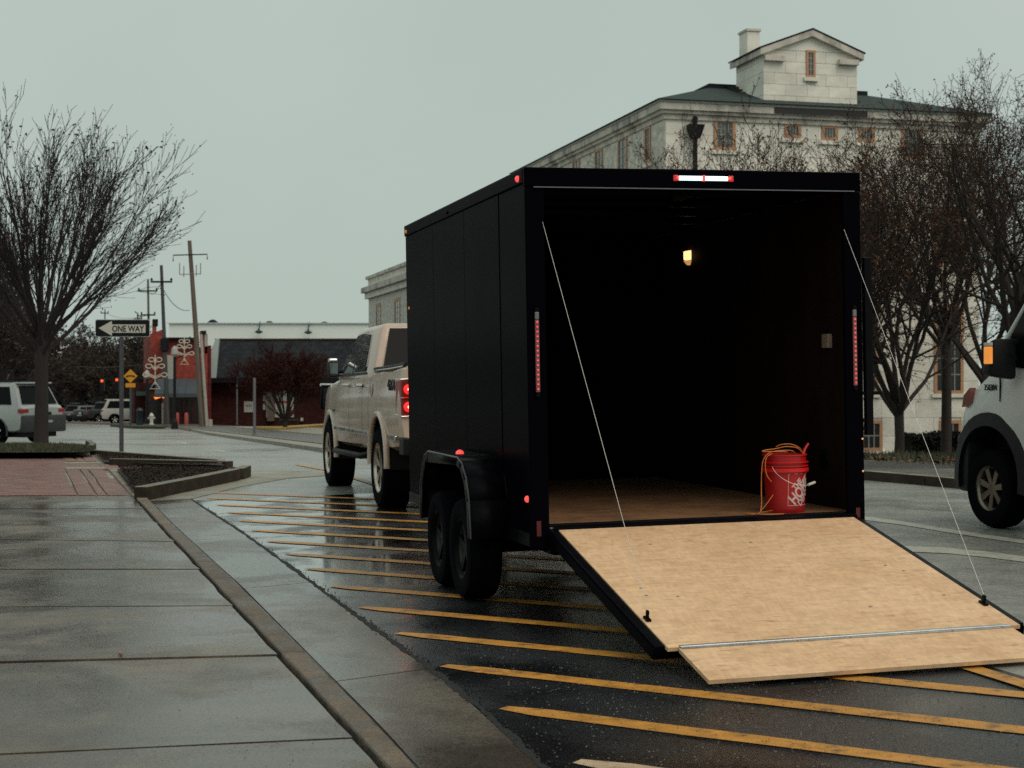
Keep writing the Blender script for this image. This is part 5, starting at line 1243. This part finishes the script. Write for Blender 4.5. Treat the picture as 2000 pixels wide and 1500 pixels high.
# ONE WAY sign
b = gp(237, 889); d = b.y; kk = d/F
OW = empty('one_way_sign', b, (0, 0, R(2)), 'black and white ONE WAY sign with left arrow on a dark metal post', 'sign')
post = M('galvanised_post', (.075, .075, .085), .5, metal=.4, var=.3)
zt_ = (889-655)*kk
bx('post', post, OW, -.045, .045, .0, .03, -.1, zt_); bx('post_rib', post, OW, -.02, .02, -.02, -.001, -.1, zt_-.02)
signblk = M('sign_black', (.005, .005, .008), .5, var=.1, spec=.2); signwht = M('sign_white', (.50, .47, .42), .5, var=.05)
sx0, sx1, sz0, sz1 = (189-238)*kk, (293-238)*kk, (889-657)*kk, (889-625)*kk
m = MB(); rr = .035
def rrect(x0, x1, z0, z1, r, n=5):
    P = []
    for cx, cz, a in ((x1-r, z0+r, -90), (x1-r, z1-r, 0), (x0+r, z1-r, 90), (x0+r, z0+r, 180)):
        for i in range(n+1): t = R(a+90*i/n); P.append((cx+r*cos(t), cz+r*sin(t)))
    return P
rim = MB().prism([(x, -.028, z) for x, z in rrect(sx0-.012, sx1+.012, sz0-.012, sz1+.012, rr)], [(x, -.022, z) for x, z in rrect(sx0-.012, sx1+.012, sz0-.012, sz1+.012, rr)]).build('sign_edge', signwht, OW)
pl = MB().prism([(x, -.034, z) for x, z in rrect(sx0, sx1, sz0, sz1, rr)], [(x, -.0285, z) for x, z in rrect(sx0, sx1, sz0, sz1, rr)]).build('sign_plate', signblk, OW)
def Z(py): return (889-py)*kk
def X_(px): return (px-238)*kk
ar = [(X_(194.5), Z(641)), (X_(220.5), Z(656)), (X_(220.5), Z(650)), (X_(285.5), Z(650)), (X_(285.5), Z(633.8)), (X_(220.5), Z(633.8)), (X_(220.5), Z(627))]
mm = MB(); mm.prism([(x, -.040, z) for x, z in ar[:1]+ar[1:2]+ar[6:7]], [(x, -.0345, z) for x, z in ar[:1]+ar[1:2]+ar[6:7]])
mm.box(X_(220.5)+.001, X_(285.5), -.040, -.0345, Z(650), Z(633.8)); mm.build('arrow', signwht, pl)
text_obj('lettering', 'ONE WAY', .2, signblk, pl, Matrix.Translation((X_(252), -.0425, Z(642))) @ Matrix.Rotation(pi/2, 4, 'X'), bold=.004, extrude=.002, fit=(62*kk, 12.5*kk))
# yellow diamond with plaque
b = gp(255, 822); d = b.y*.93; b = at(255, 812, 92); b.z = G(b.x, 92); kk = 92/F
YS = empty('warning_sign', b, (0, 0, 0), 'orange yellow diamond warning sign with black hump and plaque', 'sign')
ysm = M('sign_amber', (.62, .27, .012), .5, var=.06)
zd = CH+(HY-734.5)/F*92-b.z; s = 13.5*kk
bx('post', post, YS, -.06, .06, .0, .06, -.1, zd+.3)
MB().prism([(-s, -.03, zd), (0, -.03, zd-s), (s, -.03, zd), (0, -.03, zd+s)], [(-s, -.005, zd), (0, -.005, zd-s), (s, -.005, zd), (0, -.005, zd+s)]).build('diamond', ysm, YS)
hp = [(-.28, -.05), (-.22, .03), (-.06, .05), (.06, .05), (.22, .03), (.28, -.05), (.18, -.07), (.1, -.02), (-.1, -.02), (-.18, -.07)]
MB().prism([(x*1.0, -.045, zd+z) for x, z in hp], [(x*1.0, -.032, zd+z) for x, z in hp]).build('hump_symbol', signblk, YS)
MB().box(-9.5*kk, 9.5*kk, -.03, -.005, zd-22*kk, zd-14*kk).build('plaque', ysm, YS)
# stop lights, lit lamp, small yellow green sign
for px, py, lab in ((199, 744, 'left of two red traffic lights in front of the far trees'), (228, 742, 'right traffic light showing red, next to the ONE WAY post')):
    q = at(px, py, 135); TLt = empty('traffic_light', q, (0, 0, 0), lab, 'traffic light')
    bx('housing', darktrim, TLt, -.17, .17, .0, .3, -.85, .25); MB().tube([(0, .15, .25), (0, .15, 1.2)], .04, 6).build('hanger', darktrim, TLt)
    MB().lathe([(.001, -.08), (.10, -.05), (.13, 0)], 'y', (0, 0, 0), 12, close=False).build('red_lamp', M('red_signal', (.8, .1, .02), .4, emit=(1, .13, .03), estr=.9), TLt)
tag(MB().tube([at(150, 716, 135), at(199, 718, 135)+Vector((0, .15, 0)), at(228, 716, 135)+Vector((0, .15, 0)), at(290, 712, 135)], .03, 5).build('span_wire', wirem), 'wire spanning the street that carries the traffic lights', 'wire')
b = gp(120, 812); SLp = empty('street_lamp', b, (0, 0, 0), 'distant street lamp with a lit round orange globe above the parked cars', 'street lamp')
hh = CH+(HY-727)/F*b.y-b.z
MB().tube([(0, 0, 0), (0, 0, hh-.35)], .09, 8).build('post', darktrim, SLp); MB().lathe([(.1, -.4), (.28, -.1), (.24, .2), (.05, .4)], 'z', (0, 0, hh), 12).build('globe', M('lamp_globe', (.8, .4, .2), .4, emit=(1, .42, .16), estr=.9), SLp, smooth=60)
MB().lathe([(.26, .21), (.1, .45), (.02, .6)], 'z', (0, 0, hh), 12).build('cap', darktrim, SLp)
b = gp(167, 815); e = empty('small_sign', b, (0, 0, 0), 'small yellow green roadside sign above the distant cars', 'sign')
hh = CH+(HY-785)/F*b.y-b.z; bx('plate', M('lime_sign', (.45, .45, .03), .5), e, -.42, .42, -.03, 0, hh-.0, hh+.6); bx('post', post, e, -.04, .04, .001, .05, 0, hh+.5)
bx('symbol', M('dark_red', (.2, .02, .02), .5), e, -.1, .1, -.035, -.031, hh+.0, hh+.15)
for px, py, tp, lab in ((463, 829, 736, 'thin grey metal pole before the low brick building'), (497, 849, 738, 'thin dark metal pole standing at the street edge by the wall sign')):
    b = gp(px, py, .1); hh = CH+(HY-tp)/F*b.y-b.z
    e = empty('metal_pole', b, (0, 0, 0), lab, 'pole'); MB().tube([(0, 0, 0), (0, 0, hh)], .05, 8).build('pole', M('grey_pole', (.13, .13, .14), .5), e); MB().lathe([(.12, 0), (.12, .03)], 'z', (0, 0, .0), 8).build('foot', MC['grey_pole'], e)
# street lamps carrying wire tree ornaments
orn = M('pale_ornament', (.50, .47, .38), .5, emit=(1, .9, .7), estr=.04)
def ornament(px, py, D, hpx, label, lx_):
    c = at(px, py, D); s = hpx/F*D/2
    O = empty('tree_ornament', c, (0, 0, 0), label, 'ornament')
    r = .028*D/90
    MB().tube([(0, 0, s*1.0), (0, 0, -s*.72)], r, 5).build('stem', orn, O)
    for z, w_ in ((.72, .30), (.35, .52), (-.15, .74)):
        for sd in (-1, 1):
            P = []
            for i in range(17):
                t = i/16; a = R(35-(310)*t)
                P.append((sd*s*(w_*(.62+.38*cos(R(180)*(t*2-1)*1.0))*(.999) if 0 < i < 16 else 0), 0, 0))
            lp = [(0, 0, s*z-s*.22)]+[(sd*s*(w_*.72+.17*cos(R(200+i*30))*-1*-1), 0, s*(z)+s*.12*sin(R(200+i*30))) for i in range(11)]+[(0, 0, s*z-s*.12)]
            MB().tube(lp, r, 5).build('loop', orn, O)
    MB().tube([(0, 0, -s*.55), (-s*.3, 0, -s*.95), (s*.3, 0, -s*.95), (0, 0, -s*.55)], r, 5).build('base', orn, O)
    return O
ornament(360, 686, 96, 54, 'pale wire christmas tree ornament against the brick shop wall', 0)
ornament(303, 727, 100, 68, 'pale wire tree ornament hung lower before the brick shop gable', 0)
for px, py, tp, lab, xo in ((341, 838, 697, 'black street lamp post holding the upper wire tree ornament', 360), (287, 832, 740, 'dark street lamp post holding the lower wire tree ornament', 303)):
    b = gp(px, py); hh = CH+(HY-tp)/F*b.y-b.z; e = empty('street_lamp', b, (0, 0, 0), lab, 'street lamp')
    MB().tube([(0, 0, 0), (0, 0, hh)], [.1, .07], 8).build('post', darktrim, e); MB().lathe([(.2, 0), (.16, .4), (.08, .6)], 'z', (0, 0, 0), 10).build('base', darktrim, e); MB().tube([(0, 0, hh-.1), ((xo-px)/F*b.y, 0, hh+.1)], .03, 5).build('arm', darktrim, e)
    MB().lathe([(.05, 0), (.2, .15), (.16, .45), (.03, .6)], 'z', (0, 0, hh), 10).build('lantern', MC['grey_pilaster'], e)
b = gp(321, 831); cb = empty('utility_cabinet', b, (0, 0, 0), 'pale green utility cabinet beside the grey pole', 'cabinet')
bx('cabinet', M('pale_green_metal', (.36, .40, .33), .5), cb, -.19, .22, 0, .4, 0, 1.5, bevel=.03); bx('door', M('pale_green_metal2', (.33, .37, .30), .5), cb, -.15, .18, -.015, -.001, .1, 1.4)
for px, tp in ((346, 806), (364, 806)):
    b = gp(px, 832); hh = CH+(HY-tp)/F*b.y-b.z; tag(MB().lathe([(.14, 0), (.14, hh-.1), (.08, hh)], 'z', tuple(b), 12).build('bollard', M('red_bollard', (.33, .05, .04), .5), smooth=50), 'left of the two faded red bollards before the shop' if px == 346 else 'right of the two faded red bollards before the shop', 'bollard')
# traffic island with posts before the white car
isl = MB().slab([gp(215, 829, .14), gp(240, 827, .14), gp(300, 828, .14), gp(325, 831, .14), gp(318, 833, .14), gp(260, 832.5, .14)], .2).build('traffic_island', grassm); isl['kind'] = 'structure'
for px, tp, lab in ((273, 797, 'stubby dark post on the island in front of the white car'), ):
    b = gp(px, 831, .12); hh = CH+(HY-tp)/F*b.y-b.z; tag(MB().lathe([(.2, 0), (.18, hh*.8), (.22, hh*.85), (.12, hh)], 'z', tuple(b), 12).build('bollard', M('teal_black', (.01, .022, .028), .5), smooth=50), lab, 'bollard')
b = gp(296, 830, .12); hy = empty('hydrant', b, (0, 0, 0), 'white fire hydrant in front of the white car bonnet', 'hydrant')
MB().lathe([(.16, 0), (.16, .05), (.11, .08), (.11, .5), (.15, .52), (.15, .57), (.1, .68), (.03, .74)], 'z', (0, 0, 0), 14).build('barrel', plastic_w, hy, smooth=40); MB().tube([(-.22, 0, .42), (.22, 0, .42)], .06, 8).build('outlet', plastic_w, hy)
# black lantern and sign far right building side
# ------------------------------------------------------------------ bare trees
barkL = M('dark_bark', (.022, .016, .015), .9, var=.35, scale=8, stretch=(1, 1, .3), bump=.8, bscale=20)
barkR = M('grey_bark', (.028, .021, .018), .9, var=.35, scale=6, stretch=(1, 1, .3), bump=.8, bscale=20)
twigL = M('dark_twig', (.016, .012, .013), .9, var=.2)
twigR = M('brown_twig', (.03, .018, .014), .9, var=.3)
twigFar = M('plum_twig', (.04, .028, .023), .9, var=.4, scale=.5)
leafB = M('rust_leaf', (.13, .056, .03), .8, spec=.2, var=.5, scale=1.5)
leafD = M('dark_bud', (.05, .018, .016), .8, var=.4, scale=2)
leafY = M('olive_leaf', (.05, .045, .02), .8, var=.5, scale=1)
def tubes(name, lines, mat, parent, sides, kind=None):
    V, Fc, o0 = [], [], 0
    for pts, rad in lines:
        P = np.array(pts); n = len(P); t = np.gradient(P, axis=0); t /= np.linalg.norm(t, axis=1)[:, None]+1e-9
        ref = np.array([0.31, .95, .07]) if abs(t[0][1]) < .8 else np.array([.95, .1, .3])
        a = np.cross(t, ref); a /= np.linalg.norm(a, axis=1)[:, None]+1e-9; b_ = np.cross(t, a)
        s = sides if rad[0] > .03 else 3
        ang = np.arange(s)*2*pi/s
        ring = P[:, None, :]+(np.cos(ang)[None, :, None]*a[:, None, :]+np.sin(ang)[None, :, None]*b_[:, None, :])*np.array(rad)[:, None, None]
        V.append(ring.reshape(-1, 3)); i = np.arange(n-1)[:, None]*s; k = np.arange(s)[None, :]; k2 = (k+1) % s
        Fc.append(np.stack([i+k, i+k2, i+s+k2, i+s+k], -1).reshape(-1, 4)+o0); o0 += n*s
    V = np.concatenate(V); Fc = np.concatenate(Fc)
    me = bpy.data.meshes.new(name); me.vertices.add(len(V)); me.vertices.foreach_set('co', V.astype('f').ravel())
    me.loops.add(Fc.size); me.loops.foreach_set('vertex_index', Fc.astype('i').ravel()); me.polygons.add(len(Fc))
    me.polygons.foreach_set('loop_start', np.arange(0, Fc.size, 4, dtype='i')); me.polygons.foreach_set('use_smooth', np.ones(len(Fc), bool)); me.update(calc_edges=True)
    me.materials.append(mat); o = bpy.data.objects.new(name, me); COL.objects.link(o); o.parent = parent
    if kind: o['kind'] = kind
    return o
def leaves(name, pts, size, mat, parent, rng):
    P = np.array(pts); n = len(P)
    u = rng.normal(size=(n, 3)); u /= np.linalg.norm(u, axis=1)[:, None]; w_ = rng.normal(size=(n, 3)); w_ = np.cross(u, w_); w_ /= np.linalg.norm(w_, axis=1)[:, None]+1e-9
    s = size*rng.uniform(.5, 1.3, (n, 1))
    V = np.stack([P-u*s, P+w_*s*.6, P+u*s, P-w_*s*.6], 1).reshape(-1, 3); Fc = np.arange(n*4).reshape(-1, 4)
    me = bpy.data.meshes.new(name); me.vertices.add(len(V)); me.vertices.foreach_set('co', V.astype('f').ravel()); me.loops.add(n*4); me.loops.foreach_set('vertex_index', Fc.astype('i').ravel())
    me.polygons.add(n); me.polygons.foreach_set('loop_start', np.arange(0, n*4, 4, dtype='i')); me.update(calc_edges=True); me.materials.append(mat)
    o = bpy.data.objects.new(name, me); COL.objects.link(o); o.parent = parent; o['kind'] = 'stuff'; return o
def nrm(v): return v/(np.linalg.norm(v)+1e-9)
def bare_tree(name, label, loc, h, fork, trunk_r, limbs, spread, seed, bark, twig, levels=(7, 6, 5), ang=(18, 24, 30), ratio=(.62, .55, .5), wander=.06, up=.05, leaf=None, leafp=.0, lsize=.05, rmin=.008, group=None, sides=7, jitter=.35, lowest=.25, cat='tree', limb_w=.55, droop=0, lean=0):
    rng = np.random.default_rng(seed)
    E = empty(name, loc, (0, 0, 0), label, cat, group)
    thick, thin, tips = [], [], []
    tp = [np.array([0, 0, -.3]), np.array([0, 0, 0.]), np.array([.02, .0, fork*.5]), np.array([0.+lean, 0, fork]), np.array([lean*1.3, 0, fork*1.12])]
    thick.append((tp, [trunk_r*1.35, trunk_r*1.12, trunk_r*.95, trunk_r, trunk_r*.6]))
    def rotv(d, a, az):
        ax = nrm(np.cross(d, [0.3, .2, 1.] if abs(d[2]) < .9 else [1., .1, 0])); b_ = np.cross(d, ax); pr = ax*cos(az)+b_*sin(az); return nrm(d*cos(a)+pr*sin(a))
    def grow(p, d, L, r, lv):
        n = 7 if lv == 0 else (5 if lv < len(levels)-1 else 4)
        pts, rad = [p], [r]; dirs = [d]
        for i in range(n):
            d = nrm(d+rng.normal(size=3)*wander*(1 if lv < 2 else 1.4)+np.array([0, 0, up-droop*lv*.05])); p = p+d*L/n; pts.append(p); dirs.append(d)
            f = (i+1)/n; rad.append(max(rmin*.8, r*(1-.72*f)))
        (thick if r > trunk_r*.16 else thin).append((pts, rad))
        if lv >= len(levels): tips.append(p); tips.extend(pts[2:]); return
        k = levels[lv]
        for j in range(k):
            f = lowest+(1-lowest)*(j+rng.uniform(0, .9))/k; ii = min(n-1, int(f*n)); g = f*n-ii
            q = pts[ii]+(pts[min(n, ii+1)]-pts[ii])*min(1, g); rr = rad[ii]+(rad[min(n, ii+1)]-rad[ii])*min(1, g)
            dd = rotv(dirs[ii], R(ang[min(lv, len(ang)-1)]*rng.uniform(.6, 1.35)), rng.uniform(0, 2*pi))
            grow(q, dd, L*ratio[min(lv, len(ratio)-1)]*rng.uniform(.65, 1.25)*(1.15-.45*f), max(rmin, rr*.62), lv+1)
    for i in range(limbs):
        az = 2*pi*(i+rng.uniform(-jitter, jitter))/limbs; el = spread*(.25+.75*((i*.618) % 1)) if limbs > 3 else spread
        d = np.array([sin(R(el))*cos(az), sin(R(el))*sin(az), cos(R(el))])
        L = (h-fork)*rng.uniform(.85, 1.05)*(.72+.0*el)
        grow(np.array([lean*.9, 0, fork*(.80+.3*((i*.37) % 1))]), d, L, trunk_r*limb_w*rng.uniform(.75, 1.05), 0)
    zm = sorted(float(np.max(np.array(p)[:, 2])) for p, _ in thin+thick)[-max(3, len(thin)//400)]; kk_ = (h-fork)/(zm-fork); fp = np.array([lean*.9, 0, fork])
    sc_ = lambda L_: [([fp+(np.array(q)-fp)*kk_ if q[2] > fork*.78 else q for q in p], rd) for p, rd in L_]
    thick = [thick[0]]+sc_(thick[1:]); thin = sc_(thin); tips = [fp+(t-fp)*kk_ for t in tips]
    tubes('trunk', thick, bark, E, sides)
    tubes('crown', thin, twig, E, 4)
    if leaf and leafp:
        tt = [t+rng.normal(size=3)*.04 for t in tips for _ in range(1) if rng.uniform() < leafp]
        if tt: leaves('dead_leaves', tt, lsize, leaf, E, rng)
    return E
b = gp(80, 868, .12)
bare_tree('bare_tree', 'big dark vase shaped bare tree in the grassy bed at left', b, 8.7, 2.6, .17, 22, 62, 12, barkL, twigL, levels=(7, 6, 4), ang=(13, 19, 24), ratio=(.66, .56, .5), wander=.035, up=.03, leaf=leafD, leafp=.16, lsize=.045, rmin=.007, limb_w=.36, lowest=.18)
b = at(-70, 868, 55); b.z = G(b.x, 55)
bare_tree('bare_tree', 'second dark bare tree reaching in from beyond the left edge', b, 8.6, 2.2, .2, 12, 46, 31, barkL, twigL, levels=(7, 6, 5), ang=(15, 22, 26), wander=.06, up=.02, rmin=.009, limb_w=.45)
# trees on the lawn in front of the marble building
def on_lawn(px, D): X = (px-CX)/F*D; return Vector((X, D, GL(X, D)))
def lawn_tree(px, D, htop, fork, r, limbs, spread, seed, label, **k):
    b = on_lawn(px, D); h = CH+(HY-htop)/F*D-b.z
    return bare_tree('bare_tree', label, b, h, fork, r, limbs, spread, seed, barkR, twigR, **k)
lawn_tree(1756, 44, 215, 1.55, .14, 11, 58, 5, 'bare tree with low forking limbs just right of the trailer', levels=(8, 7, 5), ang=(36, 44, 48), wander=.15, up=.05, leaf=leafB, leafp=.6, lsize=.04, rmin=.008, limb_w=.62)
lawn_tree(1848, 50, 125, 4.2, .165, 10, 45, 8, 'tall thick trunked bare tree in front of the marble windows', levels=(8, 7, 5), ang=(34, 40, 44), wander=.12, up=.05, leaf=leafB, leafp=.5, lsize=.04, rmin=.009, limb_w=.5)
lawn_tree(1985, 38, 118, 3.4, .15, 9, 36, 17, 'bare tree at the right edge above the white van', levels=(8, 6, 5), ang=(36, 44, 48), wander=.15, up=.05, leaf=leafB, leafp=.18, lsize=.035, rmin=.007, limb_w=.6)
lawn_tree(1345, 50, 205, 2.2, .16, 10, 42, 23, 'bare tree rising behind the trailer roof beside the downpipe', levels=(7, 6, 5), ang=(26, 34, 38), wander=.10, up=.05, leaf=leafB, leafp=.6, lsize=.045, rmin=.009)
lawn_tree(1500, 48, 262, 2.2, .15, 9, 48, 29, 'smaller bare tree showing above the middle of the trailer roof', levels=(7, 6, 5), ang=(28, 34, 38), wander=.11, up=.05, leaf=leafB, leafp=.5, lsize=.04, rmin=.009)
lawn_tree(1640, 47, 228, 2.0, .17, 10, 48, 37, 'bare tree crown over the right end of the trailer roof', levels=(7, 6, 5), ang=(28, 34, 38), wander=.11, up=.05, leaf=leafB, leafp=.5, lsize=.04, rmin=.009)
lawn_tree(1925, 60, 215, 3.2, .2, 10, 46, 41, 'bare tree farther back between the two large right trees', levels=(8, 6, 5), ang=(30, 36, 40), wander=.11, up=.05, leaf=leafB, leafp=.7, lsize=.05, rmin=.01)
# red twigged shrub tree before the low building
b = gp(556, 838, .1); b.z = G(b.x, b.y)+.1
bare_tree('shrub_tree', 'rounded multi stemmed bush with dense red brown twigs before the low building', b, 4.1, .35, .12, 16, 58, 51, barkL, M('red_twig', (.04, .014, .012), .9, var=.4, spec=.1), levels=(8, 7, 6), ang=(26, 34, 40), wander=.07, up=.04, leaf=M('red_brown_bud', (.05, .016, .013), .9, var=.4, spec=.1), leafp=.35, lsize=.05, rmin=.010, limb_w=.4, lowest=.4, cat='bush')
# far trees on the left
far = bare_tree('far_tree', 'far bare brown tree', at(60, 742, 150), 9.5, 1.8, .22, 9, 46, 61, barkL, twigFar, levels=(7, 6, 5), ang=(30, 36, 42), wander=.1, up=.04, leaf=M('plum_bud', (.045, .029, .023), .9, var=.4), leafp=.7, lsize=.11, rmin=.022)
q = at(160, 742, 150); far.location = (q.x, q.y, G(q.x, q.y)); far['label'] = 'far brown tree behind the yellow green sign'; far['group'] = 'far trees beyond the parked cars'
spots = [(228, 150, .95, 'far brown tree behind the two traffic lights'), (262, 158, 1.2, 'taller far tree behind the yellow diamond sign'), (195, 172, 1.15, 'far tree rising left of the ONE WAY post'), (130, 185, 1.0, 'hazy far tree above the lit street lamp'),
         (95, 150, .8, 'far tree low between the left tree trunk and the lamp'), (40, 120, 1.15, 'far tree behind the silver car, left of the big trunk'), (-5, 110, 1.3, 'dark far tree at the left edge of the photo'), (285, 175, 1.05, 'far tree just left of the brick shop gable')]
rng_ = random.Random(3)
for px, D, sc, lab in spots:
    q = at(px, 742, D); copy_thing(far, (q.x, q.y, G(q.x, q.y)-.1), rng_.uniform(0, 6.3), lab, scale=(sc*1.1, sc*1.1, sc*.93))
# a lower evergreen mass closing the far street
def mass(name, x0, x1, D, ht, n, mat, seed, label, cat, dz=2.0, size=.35, zfn=None, kind=None):
    rng = np.random.default_rng(seed); P = []
    for _ in range(n):
        X = rng.uniform(x0, x1); Y = D+rng.uniform(-dz, dz); hh = ht*(.72+.18*sin(X*.37+seed)+.10*sin(X*1.1)); Z_ = (zfn or G)(X, Y)+hh*rng.uniform(0, 1)**.7; P.append((X, Y, Z_))
    o = leaves(name, P, size, mat, None, rng)
    if not kind: del o['kind']
    tag(o, label, cat, kind=kind); return o
darkgreen = M('dark_evergreen_leaf', (.028, .03, .016), .8, var=.6, scale=.6)
mass('far_hedge', at(-200, 0, 195).x, at(330, 0, 195).x, 195, 7.0, 16000, darkgreen, 71, 'dark olive belt of far shrubs closing the street behind the parked cars', 'hedge', dz=4, size=.42, kind='stuff')
mass('far_wood', at(-900, 0, 330).x, at(900, 0, 330).x, 330, 13, 14000, M('hazy_wood', (.10, .10, .085), .9, var=.4, scale=.1), 72, 'hazy far belt of bare woodland along the horizon', 'wood', dz=12, size=1.2, kind='stuff')
# clipped hedge in front of the marble basement
hx0, hx1 = at(1765, 0, 55).x, at(2300, 0, 55).x
core = MB(); nn = 24
hg = empty('hedge', (hx0, 55, GL(hx0, 55)), (0, 0, 0), 'dark clipped hedge at the foot of the marble building right of the tree', 'hedge')
zh = CH-(848-HY)/F*55
P = []; rng = np.random.default_rng(9)
for _ in range(16000):
    X = rng.uniform(hx0, hx1); t = rng.integers(0, 3); zb_ = GL(X, 55); zt2 = zh+.05*sin(X*3)
    if t == 0: P.append((X-hx0, rng.uniform(-.8, .8), zt2-hg.location.z+rng.normal()*.03))
    else: P.append((X-hx0, -.8+rng.normal()*.05, rng.uniform(zb_, zt2)-hg.location.z))
leaves('foliage', P, .05, M('hedge_leaf', (.010, .013, .009), .7, var=.6, scale=3, spec=.2), hg, rng)
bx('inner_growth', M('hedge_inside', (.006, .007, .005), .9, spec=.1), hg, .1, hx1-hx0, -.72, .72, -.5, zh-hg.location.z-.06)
# leaf litter and rough grass along the lawn edge
def poly_lawn(d0, d1): return [(kerbX(Y)+d0, Y) for Y in (12, 20, 28, 36, 44)]+[(kerbX(Y)+d1, Y) for Y in (44, 36, 28, 20, 12)]
tag(scatter('lawn_grass', poly_lawn(2.3, 16), 30000, .03, M('rough_grass', (.035, .04, .018), .8, var=.6, scale=1), 0, 21, fn=GL, blades=True, tall=.13), 'dull winter grass on the lawn before the marble building', 'grass')
tag(scatter('leaf_litter', poly_lawn(2.2, 9), 7000, .05, leafB, .01, 22, fn=GL), 'brown fallen leaves along the edge of the lawn', 'leaves')
def slabz(X, Y): return .033
cor = [gp(-100, 995, .03), gp(270, 985, .03), gp(470, 1200, .03), gp(700, 1450, .03), gp(760, 1520, .03), gp(-300, 1520, .03)]
tag(scatter('grit', [(c.x, c.y) for c in cor], 900, .0045, M('dark_grit', (.02, .015, .012), .8, var=.5, scale=40), .004, 33, fn=slabz), 'specks of dark grit scattered over the sidewalk slabs', 'grit')
cor = [gp(900, 1250), gp(1300, 1330), gp(1990, 1330), gp(1990, 1500), gp(1090, 1500)]
tag(scatter('road_grit', [(c.x, c.y) for c in cor], 1500, .005, M('pale_grit', (.10, .10, .10), .7, var=.6, scale=40), .004, 34), 'fine stones loose on the asphalt in front of the ramp', 'grit')
# small leaf and grit on the sidewalk
tag(MB().prism([tuple(gp(232, 1271, .04)), tuple(gp(238, 1270, .045)), tuple(gp(240, 1273, .04)), tuple(gp(235, 1274, .05))], [tuple(gp(232, 1271, .046)), tuple(gp(238, 1270, .052)), tuple(gp(240, 1273, .047)), tuple(gp(235, 1274, .056))]).build('fallen_leaf', M('orange_leaf', (.5, .09, .03), .6)), 'tiny orange red fallen leaf on the near concrete slab', 'leaf')
